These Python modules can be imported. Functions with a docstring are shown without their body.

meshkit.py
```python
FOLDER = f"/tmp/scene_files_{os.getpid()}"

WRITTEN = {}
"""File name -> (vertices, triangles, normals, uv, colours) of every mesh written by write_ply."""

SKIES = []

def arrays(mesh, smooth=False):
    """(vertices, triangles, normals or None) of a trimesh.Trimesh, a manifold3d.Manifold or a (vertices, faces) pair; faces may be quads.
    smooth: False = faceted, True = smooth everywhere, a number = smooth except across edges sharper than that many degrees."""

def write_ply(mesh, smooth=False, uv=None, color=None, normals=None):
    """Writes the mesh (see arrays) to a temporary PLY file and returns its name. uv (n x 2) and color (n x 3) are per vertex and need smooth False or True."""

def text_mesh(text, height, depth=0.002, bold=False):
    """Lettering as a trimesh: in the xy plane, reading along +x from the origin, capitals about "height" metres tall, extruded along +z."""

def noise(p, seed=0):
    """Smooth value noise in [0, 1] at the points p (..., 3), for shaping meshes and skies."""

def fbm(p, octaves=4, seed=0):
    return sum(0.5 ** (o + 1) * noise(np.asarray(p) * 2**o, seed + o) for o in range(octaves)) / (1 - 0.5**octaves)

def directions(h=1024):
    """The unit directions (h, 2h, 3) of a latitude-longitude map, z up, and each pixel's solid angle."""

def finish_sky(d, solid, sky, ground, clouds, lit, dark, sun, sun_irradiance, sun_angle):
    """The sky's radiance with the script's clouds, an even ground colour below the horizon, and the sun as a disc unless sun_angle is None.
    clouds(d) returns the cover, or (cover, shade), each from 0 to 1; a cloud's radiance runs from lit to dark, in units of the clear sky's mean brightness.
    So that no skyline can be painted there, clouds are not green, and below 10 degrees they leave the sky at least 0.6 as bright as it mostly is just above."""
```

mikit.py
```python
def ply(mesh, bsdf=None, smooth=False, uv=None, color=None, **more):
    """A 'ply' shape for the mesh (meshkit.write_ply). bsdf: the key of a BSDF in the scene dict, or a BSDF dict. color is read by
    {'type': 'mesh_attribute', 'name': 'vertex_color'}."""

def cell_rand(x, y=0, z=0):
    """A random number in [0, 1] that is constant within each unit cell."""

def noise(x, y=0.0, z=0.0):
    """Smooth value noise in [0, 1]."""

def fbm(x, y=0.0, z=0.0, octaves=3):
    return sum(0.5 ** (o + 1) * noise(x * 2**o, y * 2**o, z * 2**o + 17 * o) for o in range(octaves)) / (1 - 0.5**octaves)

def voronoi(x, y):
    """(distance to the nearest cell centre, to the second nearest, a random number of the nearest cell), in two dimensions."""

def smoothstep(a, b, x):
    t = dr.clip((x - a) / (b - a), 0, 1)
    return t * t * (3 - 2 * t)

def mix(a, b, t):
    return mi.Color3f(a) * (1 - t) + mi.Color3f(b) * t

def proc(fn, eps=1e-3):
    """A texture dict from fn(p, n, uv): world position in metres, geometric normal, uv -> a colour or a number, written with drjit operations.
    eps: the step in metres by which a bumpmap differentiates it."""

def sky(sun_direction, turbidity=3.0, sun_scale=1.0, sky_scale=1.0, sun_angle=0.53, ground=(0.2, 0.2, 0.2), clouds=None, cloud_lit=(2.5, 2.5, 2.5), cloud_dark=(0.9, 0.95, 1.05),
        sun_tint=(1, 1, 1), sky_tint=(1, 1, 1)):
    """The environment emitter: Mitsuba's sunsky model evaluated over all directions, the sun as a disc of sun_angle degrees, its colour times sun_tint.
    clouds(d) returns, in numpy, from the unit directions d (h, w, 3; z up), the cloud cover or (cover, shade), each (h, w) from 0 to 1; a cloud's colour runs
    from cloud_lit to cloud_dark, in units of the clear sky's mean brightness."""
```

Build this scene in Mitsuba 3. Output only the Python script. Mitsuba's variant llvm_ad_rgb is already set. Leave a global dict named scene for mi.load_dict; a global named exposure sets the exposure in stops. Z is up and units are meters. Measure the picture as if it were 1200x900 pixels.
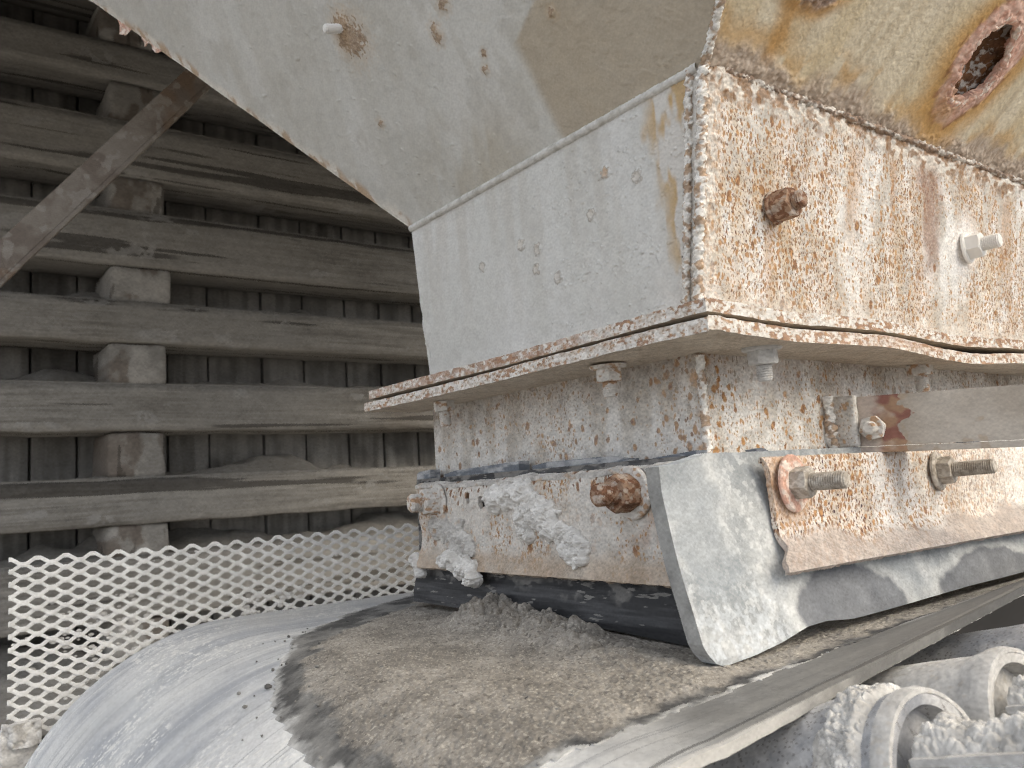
import math, numpy as np, trimesh, drjit as dr, mitsuba as mi, mikit, meshkit
from mikit import noise, fbm, voronoi, smoothstep, mix, proc
from scipy.spatial import cKDTree
T = mi.ScalarTransform4f
scene, labels = {'type': 'scene'}, {}

# ------------------------------------------------------------------ camera, sky, exposure
EYE = np.array([-0.4997, -0.4263, -0.1037])
FWD = np.array([0.5948, 0.7946, 0.1218])
UP = np.array([-0.0233, -0.1340, 0.9907])
scene['camera'] = {'type': 'thinlens', 'fov': 62.42, 'fov_axis': 'x', 'near_clip': 0.01, 'far_clip': 200.0,
                   'aperture_radius': 0.0010, 'focus_distance': 0.72,
                   'to_world': T().look_at(origin=EYE.tolist(), target=(EYE + FWD).tolist(), up=UP.tolist())}
scene['daylight'] = mikit.sky((0.35, -1.0, 0.75), turbidity=3, sun_scale=0.33, sun_angle=45, sun_tint=(0.93, 1.0, 1.10), clouds=lambda d: 1.0, cloud_lit=(2.0, 2.1, 2.25), cloud_dark=(2.0, 2.1, 2.25), ground=(0.25, 0.24, 0.22))
exposure = 2.9

# ------------------------------------------------------------------ helpers
def obj(key, mesh, m, parent=None, smooth=True, label=None, cat=None, group=None, kind=None):
    """one entry of scene, keyed parent + '__' + name, numbered when the key is taken"""
    base = (parent + '__' if parent else '') + key
    k, n = base, 0
    while k in scene:
        n += 1; k = f'{base}_{n:03d}'
    scene[k] = mikit.ply(mesh, m, smooth)
    info = {a: b for a, b in (('label', label), ('category', cat), ('group', group), ('kind', kind)) if b}
    if info: labels[k] = info
    return k
def thing(key, label, cat, group=None):
    k, n = key, 0
    while k in labels:
        n += 1; k = f'{key}_{n:03d}'
    labels[k] = {'label': label, 'category': cat}
    if group: labels[k]['group'] = group
    return k
def TM(v, f): return trimesh.Trimesh(np.asarray(v, float), np.asarray(f, int), process=False)
def join(*ms): return trimesh.util.concatenate(list(ms))
def N(p, scale=1.0, octaves=3, seed=0): return meshkit.fbm(np.asarray(p, float) * scale, octaves, seed) - 0.5
def lerp(a, b, t): return a + (b - a) * t
def sst(a, b, x):
    t = np.clip((x - a) / (b - a), 0, 1); return t * t * (3 - 2 * t)
def grid(nu, nv, fn):
    """points fn(s, t) with s, t in 0..1 -> (points, quads as triangles)"""
    s, t = np.meshgrid(np.linspace(0, 1, nu), np.linspace(0, 1, nv), indexing='ij')
    p = fn(s, t).reshape(-1, 3)
    i = np.arange(nu * nv).reshape(nu, nv)
    q = np.stack([i[:-1, :-1], i[1:, :-1], i[1:, 1:], i[:-1, 1:]], -1).reshape(-1, 4)
    return p, np.vstack([q[:, [0, 1, 2]], q[:, [0, 2, 3]]])
def normals(v, f):
    n = np.zeros_like(v); c = np.cross(v[f[:, 1]] - v[f[:, 0]], v[f[:, 2]] - v[f[:, 0]])
    for k in range(3): np.add.at(n, f[:, k], c)
    return n / np.maximum(np.linalg.norm(n, axis=1, keepdims=True), 1e-12)
def thicken(v, f, off):
    """closes a sheet into a solid: back sheet at v + off, rim along every open edge (rim vertices of its own keep the edge crisp)"""
    off = np.broadcast_to(np.asarray(off, float), v.shape); n = len(v)
    e = np.vstack([f[:, [0, 1]], f[:, [1, 2]], f[:, [2, 0]]])
    key = np.sort(e, 1); _, inv, cnt = np.unique(key, axis=0, return_inverse=True, return_counts=True)
    b = e[cnt[inv.ravel()] == 1]
    use = np.unique(b); m = {x: j for j, x in enumerate(use)}
    lut = np.zeros(n, int); lut[use] = np.arange(len(use))
    rim_v = np.vstack([v[use], v[use] + off[use]]); o = 2 * n; k = len(use)
    a, c = lut[b[:, 0]] + o, lut[b[:, 1]] + o
    rim = np.vstack([np.stack([a, a + k, c], 1), np.stack([c, a + k, c + k], 1)])
    return TM(np.vstack([v, v + off, rim_v]), np.vstack([f, f[:, ::-1] + n, rim]))
def frame(d):
    d = np.asarray(d, float); d = d / np.linalg.norm(d)
    a = np.cross(d, [0, 0, 1.0] if abs(d[2]) < .9 else [1.0, 0, 0]); a /= np.linalg.norm(a)
    return a, np.cross(d, a), d
def place(m, at, d, roll=0.0):
    """mesh modelled along +z moved so that z runs along d from the point at"""
    a, b, d = frame(d); c, s = math.cos(roll), math.sin(roll)
    a, b = a * c + b * s, b * c - a * s
    M = np.eye(4); M[:3, 0], M[:3, 1], M[:3, 2], M[:3, 3] = a, b, d, at
    m = m.copy(); m.apply_transform(M); return m
def rough(m, amp, scale, seed=0, octaves=3):
    v = np.array(m.vertices); n = normals(v, np.array(m.faces))
    return TM(v + n * (N(v, scale, octaves, seed) * 2 * amp)[:, None], m.faces)
def revolve(profile, sections=28):
    return trimesh.creation.revolve(np.asarray(profile, float), sections=sections)
def box_mesh(lo, hi, step, amp=0.0, scale=20.0, bevel=0.003, seed=0):
    """a box with subdivided, slightly worn faces"""
    lo, hi = np.asarray(lo, float), np.asarray(hi, float); c, h = (lo + hi) / 2, (hi - lo) / 2
    ms = []
    for ax in range(3):
        for sg in (-1, 1):
            u, w = [k for k in range(3) if k != ax]
            nu, nw = max(2, int(2 * h[u] / step) + 1), max(2, int(2 * h[w] / step) + 1)
            def fn(s, t):
                p = np.zeros(s.shape + (3,)); p[..., ax] = sg * h[ax]; p[..., u] = (2 * s - 1) * h[u]; p[..., w] = (2 * t - 1) * h[w]; return p
            v, f = grid(nu, nw, fn)
            if (sg > 0) != (ax != 1): f = f[:, ::-1]
            ms.append(TM(v, f))
    m = join(*ms); m.merge_vertices(); v = np.array(m.vertices)
    inner = np.clip(v, -(h - bevel), h - bevel); d = v - inner; L = np.linalg.norm(d, axis=1, keepdims=True)
    v = np.where(L > 1e-9, inner + d / np.maximum(L, 1e-9) * bevel, v)
    m = TM(v + c, m.faces)
    return rough(m, amp, scale, seed, 4) if amp else m
def crumbs(u, v, size, seed=0, keep=1.0):
    """height 0..1 of rounded crumbs of about the given size"""
    r = np.random.default_rng(seed); lo = np.array([u.min(), v.min()]) - size; hi = np.array([u.max(), v.max()]) + size
    n = int(np.prod((hi - lo) / size) * 1.6) + 4
    p = lo + r.random((n, 2)) * (hi - lo); rad = size * np.where(r.random(n) < keep, .35 + .55 * r.random(n) ** 1.6, .12)
    d, i = cKDTree(p).query(np.stack([u.ravel(), v.ravel()], 1), k=min(7, n))
    h = np.sqrt(np.maximum(rad[i] ** 2 - d ** 2, 0)) + .35 * rad[i] * (d < rad[i])
    return (h.max(1) / size).reshape(u.shape)

# ------------------------------------------------------------------ materials (world-space procedural)
def C3(*c): return mi.Color3f(*c)
def principled(fn, rough_=0.7, spec=0.3, metallic=0.0):
    d = {'type': 'principled', 'base_color': proc(fn) if callable(fn) else {'type': 'rgb', 'value': list(fn)}, 'roughness': rough_, 'specular': spec}
    if metallic: d['metallic'] = metallic
    return d
def gritty(fn, amt, k):
    def g(p, n, uv):
        c = fn(p, n, uv)
        a = fbm(p.x * k + 5.3, p.y * k, p.z * k, 2)
        b = fbm(p.x * k * .22, p.y * k * .22 + 3.1, p.z * k * .22, 3)
        return c * (1 - amt * .75 + amt * (.9 * a + .6 * b))
    return g
def mat(key, fn, rough_=0.7, spec=0.3, bump=None, metallic=0.0, eps=4e-4, grit=0.0, gk=560):
    if grit: fn = gritty(fn, grit, gk)
    d = principled(fn, rough_, spec, metallic)
    if bump is not None: d = {'type': 'bumpmap', 'nested_texture': proc(bump, eps), 'nested_bsdf': principled(fn, rough_, spec, metallic), 'scale': 1.0}
    scene[key] = {'type': 'twosided', 'bsdf': d}
def specks(u, v, scale, asp, dens, soft=.55):
    """rust specks: mask and a random number; dens 0..1 is the share of cells that carry one"""
    wu = u + (noise(u * 130, v * 130, 3.1) - .5) * .004
    wv = v + (noise(u * 130, v * 130, 9.7) - .5) * .004
    d1, d2, r = voronoi(wu * scale, wv * scale / asp)
    size = dr.maximum(dens - r, 0) / dr.maximum(dens, 1e-3) * .38 + .14
    m = dr.select(r < dens, smoothstep(size, size * soft, d1), 0)
    return m, r
RUST_O, RUST_B, RUST_D = (0.42, 0.235, 0.105), (0.225, 0.118, 0.062), (0.115, 0.065, 0.045)
WHITE = (0.68, 0.675, 0.665)
def rusty(p, base, lo, hi, big, streak, hz=.40):
    """speckled rust over paint; lo/hi: range of the fine specks' density, big: density of the large scabs"""
    u, v = p.x - p.y, p.z
    patch = smoothstep(.40, .60, fbm(u * 17 + 3.3, v * 5.5 + 1.7, 2.0, 4))
    st = smoothstep(.42, .72, fbm(u * 42, v * 4.5, 8.0, 3)) * streak
    dens = lo + (hi - lo) * dr.clip(patch + st, 0, 1)
    m1, r1 = specks(u, v, 240, 1.6, dens * dens * 1.3)
    m2, r2 = specks(u + 3.3, v + 1.1, 390, 1.6, dens)
    m4, r4 = specks(u + 5.1, v + 2.3, 600, 1.4, dens * .55)
    m3, r3 = specks(u + 7.7, v + 4.1, 120, 1.35, big)
    dirt = fbm(u * 60, v * 22, 1.0, 3)
    c = mix(base, C3(base) * C3(.74, .71, .67), smoothstep(.40, .70, dirt))
    haze = dr.clip(patch * .8 + st, 0, 1) * smoothstep(.22, .62, fbm(u * 120, v * 34, 4.0, 4))
    c = mix(c, mix((.52, .39, .235), (.43, .30, .185), smoothstep(.35, .65, fbm(u * 30, v * 10, 9.0, 3))), hz * haze)
    c = mix(c, mix((.44, .31, .19), RUST_B, r4 * 1.5), m4 * .62)
    c = mix(c, mix(RUST_O, RUST_B, r2 * 2), m2 * .8)
    c = mix(c, mix(RUST_O, RUST_B, r1 * 2.2), m1 * .9)
    c = mix(c, mix(RUST_O, RUST_B, smoothstep(.2, .6, noise(u * 500, v * 500, 2.0))), m3 * .95)
    return c
def blob(a, b, ra, rb, soft=.35):
    return smoothstep(1 + soft, 1 - soft, dr.sqrt(dr.square(a / ra) + dr.square(b / rb)))
def f_upper_right(p, n, uv):
    c = rusty(p, WHITE, .11, .78, .07, .55, .46)
    u, v = p.x, p.z
    w = (fbm(u * 50, v * 40, 1.0, 3) - .5) * .03
    stain = smoothstep(.030, .012, dr.abs(u - .335 + (v - .16) * .10 + w)) * smoothstep(.075, .12, v + w * 2) * smoothstep(.215, .185, v)
    c = mix(c, mix((.34, .235, .19), (.22, .12, .085), noise(u * 420, v * 420, 1.0)), stain * .72)
    edge = smoothstep(.024, .004, u + w * .4)
    c = mix(c, mix((.72, .70, .66), (.45, .31, .20), smoothstep(.45, .7, fbm(u * 160, v * 90, 3.0, 3))), edge * .6)
    low = smoothstep(.045, .020, v + w)
    c = mix(c, C3(.74, .72, .68), low * .55)
    top = smoothstep(.178, .196, v + w * .7)
    c = mix(c, mix((.66, .63, .58), (.28, .17, .10), smoothstep(.4, .65, fbm(u * 120, v * 160, 6.0, 3))), top * .8)
    for bx, bz, ww in ((.084, .105, .010), (.20, .185, .016), (.265, .185, .008), (.50, .185, .02)):
        run = smoothstep(ww, ww * .2, dr.abs(u - bx + w * .25)) * smoothstep(bz + .004, bz - .01, v) * smoothstep(bz - .115, bz - .03, v + w)
        c = mix(c, mix((.45, .27, .14), (.36, .20, .11), noise(u * 300, v * 120, 3.0)), run * .42)
    halo = blob(u - .410, v - .120, .028, .030, .5)
    return mix(c, C3(.78, .76, .75), halo * .8)
def f_lower_box(p, n, uv):
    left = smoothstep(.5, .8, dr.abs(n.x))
    c = rusty(p, (.63, .62, .60), .08, .36, .15, .12, .08)
    u, v = p.x - p.y, p.z
    wide = smoothstep(.07, .0, dr.abs(u + .012 + (fbm(v * 60, 1.0, 2.0, 3) - .5) * .05)) * .85
    m, r = specks(u + 1.3, v, 130, 1.3, wide * .75)
    c = mix(c, mix(RUST_O, RUST_D, r * 1.6), m)
    corner = smoothstep(.010, .002, dr.abs(u + (noise(v * 120, 4.0, 2.0) - .5) * .014)) * smoothstep(.35, .6, fbm(v * 70, 3.0, 1.0, 3))
    c = mix(c, (.50, .28, .12), corner * .8)
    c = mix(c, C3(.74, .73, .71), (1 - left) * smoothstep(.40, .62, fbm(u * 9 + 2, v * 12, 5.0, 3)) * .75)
    top = smoothstep(-.055, -.012, v + (fbm(u * 40, 2.0, 3.0, 3) - .5) * .03)
    m4, r4 = specks(u + 2.7, v + .4, 190, 1.8, top * .6)
    c = mix(c, mix((.42, .38, .33), (.20, .12, .08), r4 * 1.6), dr.maximum(m4 * .9, top * .3))
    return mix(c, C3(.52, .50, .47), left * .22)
def f_clamp_left(p, n, uv):
    u, v = -p.y, p.z
    c = rusty(p, (.55, .53, .50), .16, .62, .14, .2, .18)
    dust = smoothstep(.46, .60, fbm(u * 17 + 5, v * 19, 3.0, 4))
    c = mix(c, C3(.56, .535, .50), dust * .75)
    topb = smoothstep(-.118, -.100, v + (fbm(u * 60, 2.0, 1.0, 3) - .5) * .02)
    m, r = specks(u + 2.2, v, 170, 1.9, topb * .62)
    c = mix(c, mix(RUST_B, RUST_D, r * 1.5), m * .9)
    edge = smoothstep(.10, .0, -u) * smoothstep(.38, .6, fbm(u * 36, v * 30, 8.0, 3))
    c = mix(c, mix((.36, .20, .11), (.18, .10, .06), noise(u * 300, v * 300, 2.0)), edge * .75)
    low = smoothstep(-.155, -.172, v)
    return mix(c, mix((.44, .39, .33), (.36, .26, .18), fbm(u * 50, v * 90, 2.0, 3)), low * .8)
def f_clamp_right(p, n, uv):
    u, v = p.x, p.z
    c = rusty(p, (.66, .635, .61), .55, .95, .05, .15, .28)
    c = mix(c, C3(.76, .73, .69), smoothstep(.18, .38, u) * .35)
    ring = blob(u - .041, v + .113, .028, .030, .3)
    c = mix(c, mix((.42, .26, .16), (.52, .40, .31), noise(u * 300, v * 300, 1.0)), ring * .75)
    low = smoothstep(-.147, -.158, v + (fbm(u * 26, 3.0, 1.0, 4) - .5) * .022)
    return mix(c, mix((.33, .28, .255), (.44, .395, .365), fbm(u * 130, v * 150, 2.0, 3)), low * .85)
GREY = (.53, .53, .51)
SCABS = [(.344, .394, .012), (.335, .378, .017), (.352, .384, .008), (.215, .336, .006), (.216, .328, .005), (.178, .286, .0035), (.170, .297, .003), (.364, .305, .004), (.189, .346, .006), (.076, .290, .004)]
SPOTS = [(.081, .161), (.104, .131), (.156, .087), (.182, .120), (.206, .131), (.186, .102), (.273, .126), (.045, .145)]
def f_slope_left(p, n, uv):
    y, z = p.y, p.z
    w = (fbm(y * 45, z * 30, 2.0, 3) - .5)
    c = mix(GREY, C3(.455, .45, .425), smoothstep(.40, .70, fbm(y * 10 - z * 6, z * 9, 4.0, 4)) * .8)
    c = mix(c, C3(.60, .595, .575), smoothstep(.52, .72, fbm(y * 90, z * 70, 1.0, 3)) * .15)
    # brown wash next to the corner, and a paler tan run beside it
    lim = .128 - dr.maximum(z - .289, 0) * 2.6 + w * .012
    tan = smoothstep(.10, .0, dr.abs(y - .245 + (z - .24) * .5 + w * .05) - .02) * smoothstep(.285, .232, z + w * .03)
    c = mix(c, C3(.40, .365, .30), tan * .8 * smoothstep(.25, .5, fbm(y * 30 + z * 20, z * 12, 2.0, 3)))
    c = mix(c, C3(.58, .575, .56), smoothstep(.50, .70, fbm(y * 22, z * 26, 8.0, 4)) * .30)
    c = mix(c, C3(.41, .395, .36), smoothstep(.56, .72, fbm(y * 46 + 9, z * 30, 3.0, 4)) * .40)
    run = smoothstep(.40, .72, fbm(y * 26 + z * 13, z * 2.5, 6.0, 3))
    c = mix(c, C3(.44, .425, .385), run * .40)
    wash = smoothstep(.008, -.006, y - lim + w * .014) * (.86 + .14 * fbm(y * 60, z * 50, 2.0, 3))
    c = mix(c, mix((.355, .30, .225), (.40, .345, .265), fbm(y * 40, z * 30, 7.0, 3)), wash * .92)
    for i, (a, b, r) in enumerate(SCABS):
        d = dr.sqrt(dr.square(y - a) + dr.square((z - b) * 1.2)) / r + (noise(y * 420, z * 420, i * 3.0) - .5) * 1.3
        m = smoothstep(1.15, .75, d)
        c = mix(c, mix((.36, .27, .20), (.12, .07, .05), noise(y * 900, z * 900, 5.0)), m * .85)
        c = mix(c, C3(.46, .33, .20), smoothstep(2.6, 1.1, d) * .25)
    edge = smoothstep(.022, .004, (.411 + 1.01 * (z - .206)) - y + w * .03)
    return mix(c, mix((.66, .62, .56), (.40, .25, .13), smoothstep(.48, .62, fbm(y * 70, z * 60, 3.0, 3))), edge * .7)
def f_chute_left(p, n, uv):
    y, z = p.y, p.z
    c = mix(GREY, C3(.585, .585, .575), smoothstep(.35, .7, fbm(y * 16, z * 3, 4.0, 3)))
    run = smoothstep(.44, .70, fbm(y * 55, z * 3.5, 6.0, 3)) * smoothstep(.02, .18, z)
    c = mix(c, C3(.44, .415, .375), run * .48)
    c = mix(c, C3(.47, .46, .44), smoothstep(.5, .75, fbm(y * 160, z * 120, 1.0, 3)) * .35)
    for i, (a, b) in enumerate(SPOTS):
        d = dr.sqrt(dr.square(y - a) + dr.square(z - b)) / .0058 + (noise(y * 500, z * 500, i * 3.0) - .5) * .7
        ring = smoothstep(.30, .05, dr.abs(d - .85)) 
        c = mix(c, C3(.30, .28, .25), ring * .6)
        c = mix(c, C3(.50, .31, .16), smoothstep(1.1, .4, d) * (.6 if i == 0 else .12))
    w = fbm(y * 60, z * 40, 2.0, 3)
    edge = smoothstep(.036, .008, y + (w - .5) * .03)
    c = mix(c, mix(C3(.55, .53, .50), (.44, .29, .12), smoothstep(.52, .66, fbm(y * 70, z * 26, 9.0, 3))), edge * .85)
    return mix(c, C3(.66, .65, .63), smoothstep(.050, .020, z + (w - .5) * .03) * .5)
def f_slope_right(p, n, uv):
    x, z = p.x, p.z
    w = fbm(x * 40, z * 40, 2.0, 3) - .5
    c = mix((.57, .49, .345), (.62, .56, .44), smoothstep(.35, .65, fbm(x * 34, z * 5, 4.0, 4)))
    c = mix(c, C3(.47, .395, .28), smoothstep(.56, .74, fbm(x * 70, z * 6, 9.0, 3)) * .6)
    c = mix(c, C3(.60, .565, .50), smoothstep(.50, .7, fbm(x * 12, z * 9, 1.0, 3)) * .5)
    low = smoothstep(.226, .212, z + w * .022 - smoothstep(.26, .5, x) * .004)
    c = mix(c, mix((.27, .20, .155), (.44, .375, .32), noise(x * 420, z * 260, 3.0)), low * .92)
    halo = smoothstep(.240, .219, z + w * .03) * (1 - low)
    c = mix(c, C3(.47, .275, .09), halo * smoothstep(.35, .6, fbm(x * 60, z * 50, 7.0, 3)) * .75)
    # rust round the torn hole and the scab near the corner
    def ring(cx, cz, rx, rz, sh):
        a = (x - cx) - (z - cz) * sh
        return dr.sqrt(dr.square(a / rx) + dr.square((z - cz) / rz)) + w * .55
    d = ring(.3135, .262, .0380, .0310, .0)
    c = mix(c, C3(.46, .27, .09), smoothstep(2.15, 1.35, d) * .9)
    c = mix(c, C3(.25, .115, .045), smoothstep(1.45, 1.2, d) * smoothstep(.3, .6, noise(x * 260, z * 260, 6.0)))
    c = mix(c, mix((.46, .25, .19), (.62, .45, .38), noise(x * 340, z * 340, 2.0)), smoothstep(1.30, 1.10, d))
    c = mix(c, C3(.42, .25, .09), smoothstep(.03, .0, dr.abs(x - .300 + w * .03) ) * smoothstep(.20, .235, z) * smoothstep(.250, .222, z) * .7)
    e = ring(.050, .262, .046, .017, .2)
    c = mix(c, C3(.46, .26, .09), smoothstep(1.4, .95, e) * .85)
    c = mix(c, mix((.40, .33, .30), (.17, .10, .07), noise(x * 420, z * 420, 8.0)), smoothstep(1.05, .8, e) * .9)
    run = smoothstep(.012, .002, dr.abs(x - .045 + (z - .23) * .1 + w * .02)) * smoothstep(.21, .225, z) * smoothstep(.255, .24, z)
    return mix(c, C3(.43, .24, .08), run * .7)
def f_flange(p, n, uv):
    u = p.x - p.y
    a = fbm(u * 50, p.z * 120, p.x * 3, 3)
    right = smoothstep(.0, .25, p.x)
    b = fbm(u * 260, p.z * 420, 4.0, 4)
    c = mix((.62, .60, .57), (.44, .38, .32), smoothstep(.38, .62, b) * .8)
    c = mix(c, mix((.37, .22, .13), (.22, .12, .08), noise(u * 360, p.z * 500, 2.0)), smoothstep(.54, .64, b * .62 + a * .38 + right * .05) * .85)
    m, r = specks(u, p.z, 420, 1.0, .25 + right * .45)
    c = mix(c, mix(RUST_O, RUST_B, r * 2), m * .7)
    low = smoothstep(.0035, -.001, dr.abs(p.z + .0045) - .004) * right
    c = mix(c, mix((.62, .56, .50), (.34, .20, .13), smoothstep(.42, .60, fbm(u * 90, p.z * 500, 7.0, 4))), low * .7)
    band = smoothstep(.30, .12, dr.abs(p.y - .25)) * smoothstep(.55, .45, dr.abs(p.z - .008) * 80) * smoothstep(.38, .55, fbm(u * 200, p.z * 300, 2.0, 4))
    c = mix(c, mix((.28, .145, .09), (.40, .25, .17), a), band * .65)
    under = smoothstep(.5, .9, dr.abs(n.z))
    return mix(c, mix((.34, .29, .235), (.47, .42, .36), fbm(p.x * 70, p.y * 70, 2.0, 4)), under * .95)
def f_weld(p, n, uv):
    a = fbm(p.x * 160, p.y * 160, p.z * 160, 3)
    c = mix((.66, .65, .62), (.72, .70, .67), noise(p.x * 60, p.y * 60, p.z * 60))
    return mix(c, mix((.40, .25, .13), (.30, .22, .17), noise(p.x * 300, p.y * 300, p.z * 300)), smoothstep(.46, .60, a) * .85)
def f_weld_rusty(p, n, uv):
    a = fbm(p.x * 120, p.y * 160, p.z * 160, 4)
    return mix((.60, .57, .53), mix((.30, .19, .12), (.20, .15, .125), noise(p.x * 200, p.y * 300, p.z * 300)), smoothstep(.36, .54, a) * .9)
def f_weld_grey(p, n, uv):
    return mix(C3(.55, .545, .525), C3(.44, .43, .40), smoothstep(.45, .7, fbm(p.y * 130, p.z * 130, p.x * 60, 3)))
def f_black_rubber(p, n, uv):
    s = fbm(p.y * 14 + p.x * 14, p.z * 240, 2.0, 4)
    c = mix((.026, .027, .030), (.070, .071, .076), smoothstep(.42, .78, s))
    d = smoothstep(-.196, -.186, p.z + (fbm(p.y * 40, 3.0, 1.0, 4) - .5) * .028)
    c = mix(c, C3(.16, .155, .15), d * smoothstep(.42, .6, fbm(p.y * 70, p.z * 140, 5.0, 3)))
    return mix(c, C3(.30, .29, .275), smoothstep(.72, .78, fbm(p.y * 60 + p.z * 80, p.z * 300, 8.0, 3)) * .6)
def f_pale_rubber(p, n, uv):
    x, z = p.x, p.z
    w = fbm(x * 40, z * 40, 2.0, 4) - .5
    c = mix((.27, .29, .305), (.47, .485, .49), smoothstep(.3, .7, fbm(x * 26 + 3, z * 22, 4.0, 4)))
    c = mix(c, C3(.68, .69, .69), smoothstep(.50, .66, fbm(x * 210, z * 190, 7.0, 3)) * .38 * smoothstep(.35, .6, fbm(x * 20, z * 20, 12.0, 3)))
    c = mix(c, C3(.33, .35, .37), smoothstep(.52, .68, fbm(x * 240 + 9, z * 200, 3.0, 3)) * .40)
    c = mix(c, C3(.27, .295, .32), smoothstep(.46, .68, fbm(x * 18, z * 30, 9.0, 4)) * .65)
    c = mix(c, C3(.60, .64, .68), smoothstep(-.16, -.215, z) * smoothstep(.04, -.03, x) * .5 * smoothstep(.4, .6, fbm(x * 200, z * 200, 3.0, 3)))
    # wet scallops along the lower edge: dark with a pale rim
    for cx, rx, rz in ((.088, .070, .043), (.310, .100, .031), (.62, .15, .034)):
        d = dr.sqrt(dr.square((x - cx) / rx) + dr.square((z + .216) / rz)) + w * .38
        c = mix(c, C3(.56, .57, .565), smoothstep(1.28, 1.05, d) * .45)
        c = mix(c, mix((.105, .112, .130), (.19, .20, .22), fbm(x * 60, z * 50, 6.0, 4)), smoothstep(1.02, .90, d) * .9)
    side = smoothstep(.6, .9, dr.abs(n.x))
    return mix(c, mix((.20, .20, .195), (.34, .34, .33), fbm(z * 60, p.y * 120, 2.0, 3)), side)
def f_strip(p, n, uv):
    return mix((.135, .15, .175), (.36, .37, .385), smoothstep(.42, .68, fbm(p.y * 60, p.z * 200, p.x * 60, 3)))
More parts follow.
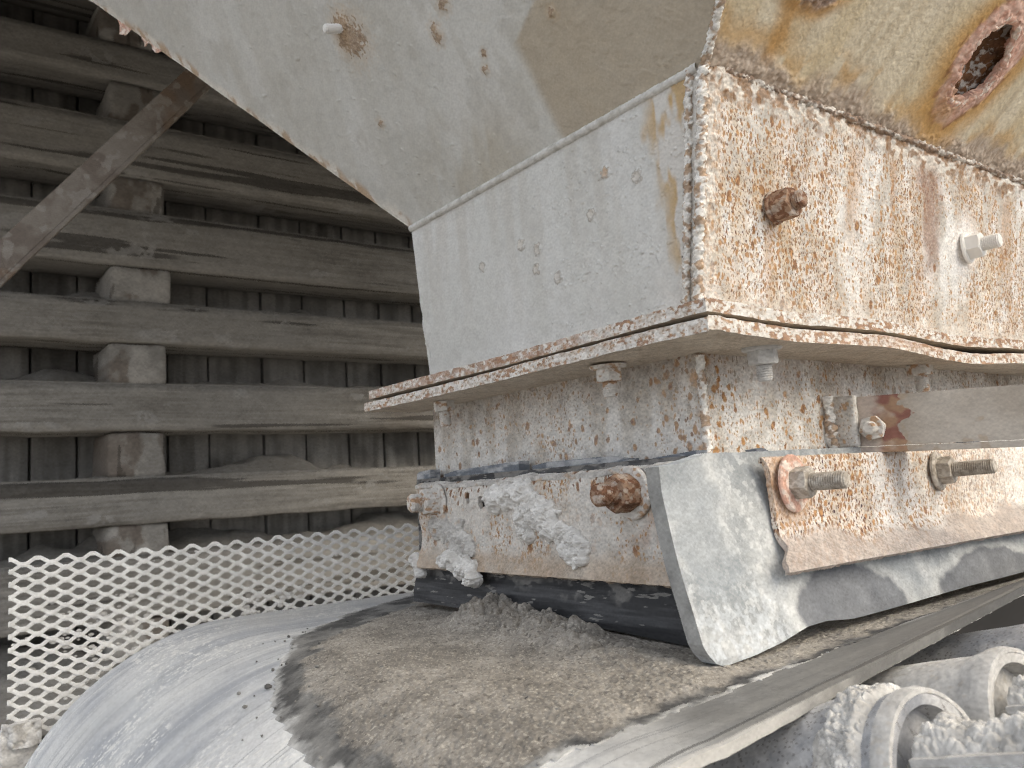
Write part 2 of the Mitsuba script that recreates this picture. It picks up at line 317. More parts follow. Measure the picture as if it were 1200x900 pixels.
def f_belt(p, n, uv):
    s, y = uv.x, p.y               # uv.x: metres along the belt
    w = fbm(s * 14, y * 14, 2.0, 4) - .5
    st = fbm(s * 6 + 2, y * 85 + s * 12, 4.0, 4)
    c = mix((.33, .345, .375), (.50, .51, .52), smoothstep(.28, .72, st * .6 + w * .5 + .18))
    c = mix(c, C3(.58, .58, .575), smoothstep(.40, .66, fbm(s * 9, y * 16, 8.0, 4)) * .6)
    white = blob(p.x + .29, y + .02, .13, .20, .6)
    c = mix(c, C3(.70, .70, .69), white * smoothstep(.30, .55, fbm(s * 16, y * 22, 3.0, 4)) * .85)
    c = mix(c, C3(.68, .675, .66), smoothstep(.58, .70, fbm(s * 260, y * 300, 1.0, 2)) * smoothstep(.45, .6, fbm(s * 12, y * 12, 5.0, 3)) * .8)
    c = mix(c, C3(.24, .25, .27), smoothstep(.66, .74, fbm(s * 5 + 7, y * 330 + s * 30, 3.0, 3)) * .5)
    c = mix(c, C3(.62, .62, .61), smoothstep(.68, .76, fbm(s * 4 + 2, y * 260 + s * 40, 9.0, 3)) * .5)
    # the strip rubbed bare along the near edge beside the skirt
    e = y + .145
    bare = smoothstep(-.25, -.12, p.x + w * .10) * smoothstep(.085, .055, e + w * .03)
    c = mix(c, mix((.095, .094, .093), (.175, .172, .165), fbm(s * 6, y * 110, 3.0, 4)), bare * .93)
    c = mix(c, C3(.05, .05, .05), smoothstep(.0022, .0012, dr.abs(e - .009 + w * .002)) * .6)
    c = mix(c, C3(.50, .49, .47), smoothstep(.004, .001, e) * .8)
    far = smoothstep(.36, .52, y + w * .12) * smoothstep(-.30, -.12, p.x)
    c = mix(c, C3(.46, .455, .44), far * .6)
    return c
def f_belt_edge(p, n, uv):
    return mix((.60, .59, .57), (.30, .295, .29), smoothstep(.5, .7, fbm(p.x * 40, p.z * 300, p.y * 40, 3)))
def wet_colour(p):
    a = fbm(p.x * 26 + p.y * 22, p.y * 50 - p.x * 30, 2.0, 5)
    return mix((.075, .075, .076), (.205, .202, .197), smoothstep(.30, .74, a))
def f_dust(p, n, uv):
    d = uv.x + (fbm(p.x * 60, p.y * 60, 5.0, 4) - .5) * .030
    a = fbm(p.x * 34, p.y * 34, 2.0, 4)
    c = mix((.192, .178, .162), (.272, .254, .232), smoothstep(.3, .7, a))
    c = mix(c, C3(.32, .295, .258), smoothstep(.10, -.06, p.y) * smoothstep(-.27, -.02, p.x) * .55 * smoothstep(.35, .6, fbm(p.x * 90, p.y * 90, 7.0, 3)))
    c = mix(c, C3(.42, .395, .35), smoothstep(.60, .72, fbm(p.x * 720, p.y * 720, p.z * 700, 2)) * .6)
    c = mix(c, C3(.10, .09, .08), smoothstep(.64, .74, fbm(p.x * 430 + 7, p.y * 430, p.z * 430, 2)) * .6)
    return mix(wet_colour(p), c, smoothstep(.0, .012, d))
def f_wet(p, n, uv):
    d = uv.x + (fbm(p.x * 90, p.y * 90, 5.0, 4) - .5) * .020
    return mix(mix((.48, .48, .475), (.34, .34, .335), smoothstep(.35, .65, fbm(p.x * 40, p.y * 40, 1.0, 3))), wet_colour(p), smoothstep(.0, .011, d))
def f_caked(p, n, uv):
    a = fbm(p.x * 120, p.y * 120, p.z * 120, 3)
    return mix((.40, .392, .38), (.58, .572, .558), smoothstep(.3, .7, a))
def f_caked_pale(p, n, uv):
    a = fbm(p.x * 130, p.y * 130, p.z * 130, 4)
    return mix((.54, .525, .50), (.69, .678, .655), smoothstep(.32, .66, a))
def f_caked_grey(p, n, uv):
    a = fbm(p.x * 150, p.y * 150, p.z * 150, 3)
    c = mix((.40, .385, .365), (.53, .515, .49), smoothstep(.3, .7, a))
    return mix(c, C3(.42, .28, .17), smoothstep(.62, .72, fbm(p.x * 70, p.y * 70, p.z * 70, 3)) * .6)
def f_timber(p, n, uv):
    g = fbm(p.x * 3.0 + p.y * 2, p.z * 70, p.y * 60, 4) * .55 + fbm(p.x * 9.0, p.z * 240, p.y * 60, 3) * .45
    r = fbm(p.x * 2.2, p.z * 2.2, p.y * 3, 3)
    c = mix((.200, .188, .170), (.355, .338, .310), smoothstep(.30, .70, g))
    c = mix(c, C3(.335, .322, .30), smoothstep(.42, .62, r) * .6)
    c = mix(c, C3(.150, .118, .094), smoothstep(.58, .74, fbm(p.x * 1.5 + 4, p.z * 1.2, 3.0, 3)) * .45)
    c = mix(c, C3(.05, .045, .04), smoothstep(.62, .68, fbm(p.x * 1.6, p.z * 46, p.y * 40, 3)) * .7)
    c = mix(c, C3(.38, .37, .355), smoothstep(.66, .72, fbm(p.x * 7, p.z * 16, p.y * 7, 5)) * .7 * smoothstep(.40, .55, fbm(p.x * 50, p.z * 50, 4.0, 3)))
    return mix(c, C3(.27, .26, .24), smoothstep(.5, .9, n.z) * .8)
def f_endgrain(p, n, uv):
    d = dr.sqrt(dr.square(p.x - .09) + dr.square((p.z - dr.floor(p.z / .283) * .283 - .15)))
    g = fbm(p.x * 16, p.z * 16, p.y * 4, 4)
    c = mix((.29, .277, .257), (.42, .403, .375), smoothstep(.3, .7, g))
    c = mix(c, C3(.115, .082, .060), smoothstep(.56, .68, fbm(p.x * 13 + 3, p.z * 9, 2.0, 4)) * .6)
    return mix(c, C3(.07, .06, .05), smoothstep(.62, .66, fbm(p.x * 30, p.z * 6, p.y * 8, 3)) * .6)
def f_board(p, n, uv):
    g = fbm(p.x * 40, p.z * 3, 2.0, 4)
    c = mix((.235, .226, .21), (.36, .347, .325), smoothstep(.3, .7, g))
    return mix(c, C3(.05, .045, .04), smoothstep(.55, .7, fbm(p.x * 7, p.z * 4, 7.0, 3)) * .5)
def f_ledge(p, n, uv):
    return mix((.21, .20, .185), (.33, .318, .298), fbm(p.x * 60, p.y * 60, p.z * 60, 4))
def f_brace(p, n, uv):
    a = fbm(p.x * 26, p.z * 26, 3.0, 4)
    c = mix((.225, .200, .175), (.165, .138, .118), smoothstep(.42, .60, a))
    c = mix(c, C3(.18, .115, .07), smoothstep(.60, .72, fbm(p.x * 14, p.z * 14, 7.0, 3)) * .55)
    return mix(c, C3(.33, .31, .285), smoothstep(.58, .7, fbm(p.x * 60, p.z * 60, 9.0, 3)) * .5)
def f_bar(p, n, uv):
    a = -p.y                      # from the bolted end outwards
    w = fbm(p.z * 80, p.y * 60, p.x * 20, 3) - .5
    c = mix((.325, .290, .250), (.405, .372, .332), smoothstep(.35, .65, fbm(p.y * 18, p.z * 18, 4.0, 3)))
    c = mix(c, C3(.34, .27, .20), smoothstep(.66, .76, fbm(p.y * 90, p.z * 90, 1.0, 4)) * .6)
    end = smoothstep(.057, .0555, a + w * .030 + (noise(p.z * 400, p.y * 400, 2.0) - .5) * .003)
    rust = mix((.21, .095, .075), (.30, .19, .125), smoothstep(.4, .6, fbm(p.y * 90, p.z * 90, 6.0, 3)))
    rust = mix(rust, C3(.50, .44, .39), smoothstep(.046, .036, a + w * .03) * .85)
    return mix(c, rust, end)
def f_mesh(p, n, uv):
    return mix((.62, .62, .61), (.74, .74, .73), fbm(p.x * 90, p.z * 90, 2.0, 3))
def f_roll(p, n, uv):
    a = fbm(p.y * 30, p.z * 30, p.x * 30, 4)
    c = mix((.25, .26, .285), (.46, .46, .465), smoothstep(.36, .66, a))
    d, _, r = voronoi(p.x * 330 + p.z * 190, p.y * 330)
    return mix(c, C3(.14, .13, .125), dr.select(r < .40, smoothstep(.34, .15, d), 0) * .6)
def f_steel_white(p, n, uv):
    c = mix((.37, .365, .36), (.54, .535, .525), fbm(p.x * 120, p.y * 120, p.z * 120, 3))
    return mix(c, C3(.40, .37, .33), smoothstep(.62, .74, fbm(p.x * 240, p.y * 240, p.z * 240, 2)) * .5)
def f_bolt_rust(p, n, uv):
    a = fbm(p.x * 260, p.y * 260, p.z * 260, 3)
    return mix(mix((.30, .20, .14), (.17, .085, .05), smoothstep(.4, .6, a)), C3(.44, .38, .33), smoothstep(.56, .7, fbm(p.x * 180 + 4, p.y * 180, p.z * 180, 3)) * .8)
def f_bolt_plain(p, n, uv):
    a = fbm(p.x * 260, p.y * 260, p.z * 260, 3)
    return mix((.30, .265, .225), (.45, .42, .38), smoothstep(.35, .65, a))
def f_bolt_dusty(p, n, uv):
    a = fbm(p.x * 200, p.y * 200, p.z * 200, 3)
    return mix((.58, .56, .53), (.40, .25, .15), smoothstep(.50, .66, a) * .9)
def f_cavity(p, n, uv):
    return mix(mix((.085, .05, .035), (.20, .10, .05), noise(p.x * 140, p.y * 140, p.z * 140)), (.42, .40, .385), smoothstep(.5, .7, fbm(p.x * 200, p.y * 200, p.z * 200, 3)))
def f_flake(p, n, uv):
    return mix((.52, .32, .25), (.64, .55, .49), smoothstep(.4, .6, fbm(p.x * 160, p.y * 160, p.z * 160, 3)))
def f_ground(p, n, uv):
    return mix((.20, .185, .165), (.34, .32, .29), fbm(p.x * 7, p.y * 7, 2.0, 5))
def f_deck(p, n, uv):
    return mix((.10, .095, .09), (.17, .16, .15), fbm(p.x * 3, p.y * 3, p.z * 3, 3))

def b3(amp, k, oct_=3): return lambda p, n, uv: amp * fbm(p.x * k, p.y * k, p.z * k, oct_)
def b_paint(p, n, uv):
    return .0006 * fbm(p.x * 420, p.y * 420, p.z * 420, 3) + .0004 * smoothstep(.55, .75, fbm(p.x * 190 + 3, p.y * 190, p.z * 190, 2))
def b_rust(p, n, uv):
    return .0011 * fbm(p.x * 330, p.y * 330, p.z * 260, 3)
mat('rust_upper_right', f_upper_right, .75, .25, b_rust, grit=0.75)
mat('rust_lower_box', f_lower_box, .75, .25, b_rust, grit=0.75)
mat('rust_clamp_left', f_clamp_left, .8, .2, b_rust, grit=0.70)
mat('rust_clamp_right', f_clamp_right, .8, .2, b_rust, grit=0.75)
mat('grey_paint_slope', f_slope_left, .6, .35, b_paint, grit=0.28)
mat('grey_paint_chute', f_chute_left, .6, .35, b_paint, grit=0.30)
mat('tan_paint', f_slope_right, .6, .35, b_rust, grit=0.40)
mat('flange_steel', f_flange, .8, .2, b_rust, grit=0.70)
mat('weld_crust', f_weld, .8, .2, b3(.0016, 260), grit=0.80)
mat('weld_rusty', f_weld_rusty, .8, .2, b3(.0018, 320), grit=.8)
mat('weld_grey', f_weld_grey, .65, .3, b3(.0006, 300), grit=0.30)
mat('black_rubber', f_black_rubber, .55, .4, b3(.0006, 260), grit=0.50)
mat('pale_rubber', f_pale_rubber, .75, .25, b3(.0008, 320), grit=0.50)
mat('strip_rubber', f_strip, .7, .3, b3(.0006, 260), grit=0.50)
mat('belt_rubber', f_belt, .6, .3, b3(.0004, 300), grit=0.32)
mat('belt_edge', f_belt_edge, .8, .2, b3(.001, 260), grit=0.60)
mat('brown_dust', f_dust, .95, .05, b3(.0018, 640, 3), eps=3e-4, grit=0.85)
mat('wet_dust', f_wet, .8, .2, b3(.0007, 420), grit=0.50)
mat('caked_dust', f_caked, .95, .05, b3(.0016, 420), grit=0.50)
mat('caked_dust_pale', f_caked_pale, .95, .05, b3(.0014, 420, 4), grit=.4)
mat('caked_dust_grey', f_caked_grey, .95, .05, b3(.0020, 420), grit=0.60)
mat('timber', f_timber, .9, .1, b3(.003, 60, 4), grit=.5, gk=170)
mat('endgrain', f_endgrain, .9, .1, b3(.003, 60, 4), grit=.5, gk=170)
mat('board_wood', f_board, .9, .1, grit=.5, gk=170)
mat('ledge_dust', f_ledge, .95, .05, b3(.006, 120, 4), grit=.5, gk=170)
mat('brace_steel', f_brace, .7, .3, b3(.001, 150), grit=0.40)
mat('bar_steel', f_bar, .65, .3, b3(.0007, 320), grit=0.35)
mat('mesh_white', f_mesh, .85, .1, b3(.0010, 350), grit=0.35)
mat('roll_steel', f_roll, .7, .3, b3(.0008, 260), grit=0.50)
mat('steel_white', f_steel_white, .85, .1, b3(.0010, 320), grit=0.50)
mat('bolt_rust', f_bolt_rust, .75, .3, b3(.0014, 420), grit=0.60)
mat('bolt_plain', f_bolt_plain, .6, .4, b3(.0006, 420), grit=0.50)
mat('bolt_dusty', f_bolt_dusty, .9, .1, b3(.0016, 420), grit=0.50)
mat('bolt_white', (.72, .71, .69), .6, .3)
mat('dark_cavity', f_cavity, .9, .1, b3(.002, 240), grit=0.80)
mat('flaked_rust', f_flake, .85, .2, b3(.0016, 300), grit=0.70)
mat('ground_dirt', f_ground, .95, .05)
mat('deck_steel', f_deck, .9, .1)

# ------------------------------------------------------------------ setting: ground, timber wall, deck overhead
v, f = grid(2, 2, lambda s, t: np.stack([lerp(-60, 60, s), lerp(-60, 60, t), -1.15 + 0 * s], -1))
obj('ground', (v, f), 'ground_dirt', smooth=False, label='pale dusty ground under the conveyor', kind='structure')

WY = 2.30
BEAMS = [(1.52, 1.66), (1.253, 1.375), (.940, 1.114), (.650, .822), (.408, .535), (.137, .280), (-.142, -.006), (-.420, -.240), (-.70, -.53), (-1.02, -.85)]
wall = thing('timber_wall', 'dark wall of stacked weathered timber beams with block ends, behind the conveyor', 'wall')
rb = np.random.default_rng(5)
for i, (z0, z1) in enumerate(BEAMS):
    m = box_mesh((-1.3, WY + rb.uniform(-.008, .008), z0), (3.2, WY + .20, z1), .022, .006, 7.0, .008, seed=i)
    obj('beam', m, 'timber', wall)
zs = sorted(BEAMS)
for i in range(len(zs) - 1):
    g0, g1 = zs[i][1] + .002, zs[i + 1][0] - .002
    for k, bx in enumerate((.04, 1.62, -1.1)):
        w = (.17, .175, .168)[k] + rb.uniform(-.01, .01)
        x0 = bx + rb.uniform(-.01, .012) - (.03 if i > 6 else 0)
        if k == 0 and 1.0 < g0 < 1.2: x0 += .03
        m = box_mesh((x0, WY + .006 + rb.uniform(-.004, .01), g0), (x0 + w, WY + .25, g1), .016, .006, 9.0, .011, seed=40 + i * 3 + k)
        obj('block', m, 'endgrain', wall)
x = -1.4
i = 0
while x < 3.2:
    w = rb.uniform(.125, .20)
    y0 = WY + .255 + rb.uniform(0, .012)
    obj('board', box_mesh((x, y0, -1.14), (x + w - .008, y0 + .03, 1.9), .2, 0, 8, .003, seed=90 + i), 'board_wood', wall, smooth=25)
    x += w; i += 1
# heaps of dust lying on the beams
obj('backing', box_mesh((-1.5, WY + .36, -1.14), (3.3, WY + .40, 1.77), 3, 0, 1, .003), 'board_wood', wall, smooth=False)
parts = []
for i, (z0, z1) in enumerate(sorted(BEAMS)[:8]):
    def fn(s, t, i=i, z1=z1):
        X, Y = lerp(-1.2, 3.0, s), lerp(WY + .004, WY + .25, t)
        h = .004 + .26 * np.clip(N(np.stack([X * 3.4 + i * 3.7, Y * 3 + i * 7, X * 0 + i], -1), 1, 3) + .06, 0, .26) * sst(-.1, .9, t)
        h = h + .010 * N(np.stack([X, Y, X * 0 + i], -1), 45, 3) * sst(0, .2, t)
        return np.stack([X, Y, z1 + h], -1)
    v, f = grid(320, 22, fn); parts.append(thicken(v, f, (0, 0, -.012)))
obj('ledge_dust', join(*parts), 'ledge_dust', label='grey dust drifted along the tops of the timber beams', cat='dust', kind='stuff')

# deck of the bin overhead and the closed far end: they keep the sky off the timber wall
obj('bin_deck', box_mesh((-4.0, .55, 1.78), (4.2, 3.4, 1.86), 5, 0, 1, .003), 'deck_steel', smooth=False, label='dark steel deck of the storage bin over the conveyor bay', cat='deck')
obj('end_wall', box_mesh((3.3, .9, -1.15), (3.4, 3.4, 1.77), 5, 0, 1, .003), 'deck_steel', smooth=False, label='dark end wall closing the conveyor bay', cat='wall')

obj('bin_deck', box_mesh((-4.0, 1.05, 1.02), (4.2, 1.40, 1.08), 5, 0, 1, .003), 'deck_steel', smooth=False, label='lower dark steel deck round the top of the hopper', cat='deck')
obj('bin_deck', box_mesh((-4.0, 1.405, 1.03), (4.2, 1.44, 1.775), 5, 0, 1, .003), 'deck_steel', smooth=False, label='upright dark steel fascia joining the two bin decks', cat='deck')

# diagonal steel angle between the wall and the hopper
P0, P1 = np.array([-.62, 1.1, -.05]), np.array([.16, 1.1, .917])
d = (P1 - P0) / np.linalg.norm(P1 - P0); nrm = np.array([-d[2], 0, d[0]])
def angle_bar(P0, P1, up, depth, w, leg, th, amp=.0004):
    L = P1 - P0
    def fa(s, t):
        p = P0 + s[..., None] * L + (t * w)[..., None] * up
        return p + depth * (N(p, 30, 3) * amp * 2)[..., None]
    v, f = grid(160, 24, fa); a = thicken(v, f, depth * th)
    def fb(s, t): return P0 + s[..., None] * L - .0005 * up + (t * leg)[..., None] * depth
    v, f = grid(160, 12, fb); b = thicken(v, f, -up * th)
    return a, b
a_, b_ = angle_bar(P0, P1, nrm, np.array([0, 1.0, 0]), .042, .022, .007, .0012)
br = obj('diagonal_brace', a_, 'brace_steel', smooth=40, label='rusty diagonal steel angle brace running up from the left edge to the hopper', cat='brace')
obj('lower_leg', b_, 'brace_steel', br, smooth=40)

# ------------------------------------------------------------------ bolts
def hex_nut(af, h):
    R = af / math.sqrt(3)
    m = trimesh.creation.cylinder(radius=R, height=h, sections=6); m.apply_translation([0, 0, h / 2])
    c = revolve([(0, -.001), (R * .90, -.001), (R * 1.02, h * .10), (R * 1.02, h * .88), (R * .86, h * 1.0001), (0, h * 1.0001)], 36)
    m2 = trimesh.boolean.intersection([m, c], engine='manifold')
    return m2
def stud(r, L, pitch=.0018):
    n = int(L / pitch); prof = [(0, 0)]
    for i in range(n): prof += [(r, i * pitch + .0001), (r, i * pitch + pitch * .25), (r * .86, i * pitch + pitch * .6)]
    prof += [(r * .88, n * pitch), (r * .7, n * pitch + .0008), (0, n * pitch + .0008)]
    return revolve(prof, 24)
def bolt(parent, at, d, m='bolt_plain', af=.0205, h=.011, r=.0063, L=.028, washer=.0165, wm=None, roll=.3, lump=0.0, seed=0, label=None, wt=.003):
    at, d = np.asarray(at, float), np.asarray(d, float) / np.linalg.norm(d)
    def sub(mm):
        if not lump: return mm
        mm = mm.subdivide_to_size(.0022); mm.merge_vertices(); return rough(mm, lump, 170, seed)
    k = obj('bolt', place(sub(stud(r, L)), at, d), m, parent, smooth=True if lump else 35, label=label)
    nz = wt if washer else 0.0
    obj('nut', place(sub(hex_nut(af, h)), at + d * nz, d, roll), m, k, smooth=True if lump else 25)
    if washer: obj('washer', place(sub(revolve([(r, 0), (washer, 0), (washer, wt * .6), (washer - .0012, wt), (r, wt)], 36)), at, d), wm or m, k, smooth=True if lump else 35)
    return k
def weld(path, r, lump=.35, seed=0, sides=12, ripple=.0, flat=1.0):
    """a bead along a polyline"""
    p = np.asarray(path, float); L = np.r_[0, np.cumsum(np.linalg.norm(np.diff(p, axis=0), axis=1))]
    n = max(8, int(L[-1] / .0016)); t = np.linspace(0, L[-1], n)
    c = np.stack([np.interp(t, L, p[:, k]) for k in range(3)], 1); tan = np.gradient(c, axis=0); tan /= np.linalg.norm(tan, axis=1, keepdims=True)
    a = np.cross(tan, [.31, .52, .79]); a /= np.linalg.norm(a, axis=1, keepdims=True); b = np.cross(tan, a)
    an = np.arange(sides) * 2 * np.pi / sides
    dirn = np.cos(an)[None, :, None] * a[:, None] + np.sin(an)[None, :, None] * b[:, None]
    q = c[:, None] + dirn * r
    rr = r * (.9 + lump * 1.3 * N(q, .8 / r, 3, seed) + lump * 1.6 * N(q, 2.2 / r, 2, seed + 3) + ripple * np.sin(t / .0042 * 2 * np.pi + 3 * N(np.stack([t * 90, t * 0, t * 0], 1), 1, 2, seed))[:, None])
    v = (c[:, None] + dirn * rr[..., None]).reshape(-1, 3)
    i = np.arange(n * sides).reshape(n, sides); j = np.roll(i, -1, 1)
    qd = np.stack([i[:-1], j[:-1], j[1:], i[1:]], -1).reshape(-1, 4)
    return TM(v, np.vstack([qd[:, [0, 1, 2]], qd[:, [0, 2, 3]]]))

# ------------------------------------------------------------------ hopper with its upper chute and flange
AX, BY, CY = .60, 1.15, 1.01           # run of the three sloping sides per metre of rise
ZT, ZF = .206, .0126                    # fold line, top of the flange
XR = 1.00                               # far end of the chute along the belt
hop = thing('hopper', 'big grey and tan painted steel hopper tapering to a rust-speckled white chute', 'hopper')
H1 = .80
def slope_left(s, t):
    h = H1 * t ** 1.35; z = ZT + h
    y = lerp(-.0365 - BY * h, .411 + CY * h, s)
    e = sst(.985, 1.0, s) * (N(np.stack([z * 40, z * 0, z * 0], -1), 1, 4) * .012 * sst(.46, .56, z))
    p = np.stack([-.007 - AX * h, y + e, z], -1)
    n = np.array([-1, 0, -AX]) / math.hypot(1, AX)
    out = .0016 * N(p, 9, 2) * 2 + .0004 * N(p, 60, 3)
    for a, b, r in SCABS:
        dd = np.hypot(y - a, (z - b) * 1.2) / r + N(p, 300, 2) * 1.2
        out = out + .0016 * sst(1.2, .5, dd) * (1 + 1.5 * N(p, 500, 2))
    blis = np.clip(N(p, 230, 2, 5) - .26, 0, 1) * .011 * sst(.1, .3, y)
    return p + n * (out + blis)[..., None]
v, f = grid(520, 420, slope_left)
obj('sloped_plate', thicken(v, f, np.array([1, 0, AX]) / math.hypot(1, AX) * .006), 'grey_paint_slope', hop, label='grey sloping hopper side with a brown wash near the corner')
# far side, mostly hidden
v, f = grid(40, 30, lambda s, t: np.stack([lerp(-.007 - AX * H1 * t, XR + .03 + AX * H1 * t, s), .411 + CY * H1 * t, ZT + H1 * t], -1))
obj('sloped_plate', thicken(v, f, (0, -.005, .004)), 'grey_paint_slope', hop)
v, f = grid(30, 30, lambda s, t: np.stack([XR + .03 + AX * H1 * t, lerp(-.0365 - BY * H1 * t, .411 + CY * H1 * t, s), ZT + H1 * t], -1))
obj('sloped_plate', thicken(v, f, (-.005, 0, .004)), 'grey_paint_slope', hop)
# right-hand slope with the torn hole
HX, HZ = .3135, .262
def hole_d(p):
    x, z = p[..., 0], p[..., 2]
    a = np.arctan2(z - HZ, x - HX)
    return np.sqrt(((x - HX) / .0285) ** 2 + ((z - HZ) / .0235) ** 2) + N(np.stack([np.cos(a) * 2.2, np.sin(a) * 2.2, 0 * a], -1), 1, 4, 3) * .42
def scab_d(p):
    x, z = p[..., 0], p[..., 2]
    return np.sqrt(((x - .050 - (z - .262) * .2) / .046) ** 2 + ((z - .262) / .017) ** 2) + N(p, 60, 3) * .5
RN = np.array([0, -1, -BY]) / math.hypot(1, BY)
def slope_right(s, t):
    h = np.where(t < .72, t / .72 * .17, .17 + (t - .72) / .28 * (H1 - .17)); z = ZT + h
    x0, x1 = -.007 - AX * h, XR + .03 + AX * h
    x = np.where(s < .80, lerp(x0, .60, s / .80), lerp(.60, x1, (s - .80) / .20))
    p = np.stack([x, -.0365 - BY * h, z], -1)
    out = .0010 * N(p, 12, 2) * 2 + .0006 * N(p, 140, 3)
    hd = hole_d(p)
    out = out + .0022 * sst(1.7, 1.1, hd) * (1 + 2.6 * N(p, 200, 3))
    sc = scab_d(p)
    out = out + .0035 * sst(1.15, .7, sc) * (.6 + 3.0 * N(p, 190, 3))
    low = sst(.222, .210, z + N(p, 50, 3) * .016)
    out = out + low * (.0022 + .0052 * N(p, 190, 3))
    return p + RN * out[..., None]
v, f = grid(700, 420, slope_right)
keep = ~((hole_d(v) < 1.0)[f].all(1))
obj('sloped_plate', thicken(v, f[keep], -RN * .007), 'tan_paint', hop, label='tan hopper side with streaks, a rusted edge and a torn rusty hole')
# inside of the hole: packed rust and the ragged lip
def cav(s, t):
    x, z = lerp(HX - .05, HX + .05, s), lerp(HZ - .05, HZ + .05, t)
    p = np.stack([x, -.0365 - BY * (z - ZT), z], -1)
    r = np.hypot((x - HX) / .04, (z - HZ) / .035)
    return p - RN * (.0085 + .012 * sst(1.1, .2, r) * sst(.25, .6, t) + .009 * N(p, 120, 3))[..., None]
v, f = grid(80, 80, cav); obj('rust_pocket', thicken(v, f, -RN * .004), 'dark_cavity', hop)
ang = np.linspace(0, 2 * np.pi, 300, endpoint=False)
def lip(s, t):
    a = s * 2 * np.pi
    q = a0(a); wob = N(np.stack([np.cos(q) * 2.2, np.sin(q) * 2.2, 0 * q], -1), 1, 4, 3) * .42
    r = 1.03 - wob
    x, z = HX + .0285 * r * np.cos(a), HZ + .0235 * r * np.sin(a)
    p = np.stack([x, -.0365 - BY * (z - ZT), z], -1)
    k = np.sin(np.pi * t)
    e = (t - .35) * .0062 * (1 + 1.6 * N(p, 150, 3))
    return p + RN * ((.0022 + .0042 * N(p, 260, 3)) * k + .0012)[..., None] + np.stack([np.cos(a), -BY * np.sin(a), np.sin(a)], -1) * e[..., None]
def a0(a): return np.arctan2(.0235 * np.sin(a), .0285 * np.cos(a))
v, f = grid(260, 10, lip); obj('torn_lip', thicken(v, f, -RN * .0022), 'flaked_rust', hop)

# the upper chute walls
def wall_left(s, t):
    z = lerp(ZF + .0005, ZT, t); k = (z - ZF) / (ZT - ZF)
    y0 = lerp(-.001, -.0365, k); y = lerp(y0, lerp(.394, .411, k), s)
    p = np.stack([-.007 * k, y, z], -1)
    out = .0012 * N(p, 10, 2) * 2 + .0003 * N(p, 90, 3) - .0035 * sst(.97, 1, s) * sst(.14, .10, z) * (N(p, 60, 3) * 2)
    for a, b in SPOTS:
        dd = np.hypot(y - a, z - b) / .0058; out = out + .0011 * sst(.45, .1, np.abs(dd - .75)) * (1 + 2 * N(p, 350, 2))
    gr = np.clip(N(p, 380, 2, 5) - .18, 0, 1) * .008 * sst(.26, .12, y)
    return p + np.stack([-(out + gr), 0 * out, 0 * out], -1)
v, f = grid(400, 210, wall_left); obj('chute_plate', thicken(v, f, (.006, 0, 0)), 'grey_paint_chute', hop, label='smooth grey left side of the upper chute with faint runs')
def wall_right(s, t):
    z = lerp(ZF + .0005, ZT, t); k = (z - ZF) / (ZT - ZF)
    x = np.where(s < .78, lerp(-.007 * k, .60, s / .78), lerp(.60, XR, (s - .78) / .22))
    p = np.stack([x, lerp(-.001, -.0365, k), z], -1)
    out = .0012 * N(p, 10, 2) * 2 + .0011 * N(p, 260, 3)
    top = sst(.180, .197, z + N(p, 45, 3) * .02)
    out = out + top * (.0020 + .0050 * N(p, 200, 3))
    out = out + .0022 * sst(.028, .004, x + N(p, 60, 3) * .014) * (.5 + 2.4 * N(p, 220, 3))
    return p - np.stack([0 * out, out, 0 * out], -1)
v, f = grid(640, 220, wall_right); obj('chute_plate', thicken(v, f, (0, .006, 0)), 'rust_upper_right', hop, label='white right side of the upper chute speckled with orange rust')
v, f = grid(40, 20, lambda s, t: np.stack([lerp(-.007 * t, XR, s), lerp(.394, .411, t), lerp(ZF, ZT, t)], -1)); obj('chute_plate', thicken(v, f, (0, -.005, 0)), 'grey_paint_chute', hop)
v, f = grid(40, 20, lambda s, t: np.stack([XR + .03 * t, lerp(lerp(0, -.0365, t), lerp(.394, .411, t), s), lerp(ZF, ZT, t)], -1)); obj('chute_plate', thicken(v, f, (-.005, 0, 0)), 'grey_paint_chute', hop)
# welds: fold seam, corner, crusted right seam, the ridge
obj('weld_seam', weld([(-.0075, -.030, ZT), (-.0075, .411, ZT)], .0042, .16, 1, ripple=.07), 'weld_grey', hop)
obj('weld_seam', weld([(-.0015, -.002, ZF + .003), (-.006, -.020, .11), (-.0085, -.036, ZT)], .0044, .8, 2), 'weld_crust', hop, label='lumpy white corner weld with rust')
obj('weld_seam', weld([(-.0025, .0085, ZF + .003), (-.0055, -.007, .11), (-.0085, -.022, ZT)], .0032, 1.0, 3), 'weld_crust', hop)
obj('weld_seam', weld([(.0, -.0375, ZT), (.25, -.0385, ZT - .002), (.6, -.0385, ZT - .002)], .0030, 1.1, 4), 'weld_rusty', hop, label='rough crusted weld where the tan slope meets the chute')
obj('weld_seam', weld([(-.008, -.0375, ZT), (-.007 - AX * .2 - .001, -.0365 - BY * .2 - .001, ZT + .2), (-.007 - AX * .75, -.0365 - BY * .75, ZT + .75)], .0038, .7, 5), 'weld_crust', hop)
obj('weld_seam', weld([(-.001, -.004, ZF + .001), (-.001, .39, ZF + .001)], .0035, .5, 6), 'weld_crust', hop)
obj('weld_seam', weld([(-.001, -.002, ZF + .001), (.6, -.002, ZF + .001)], .0035, .5, 7), 'weld_crust', hop)
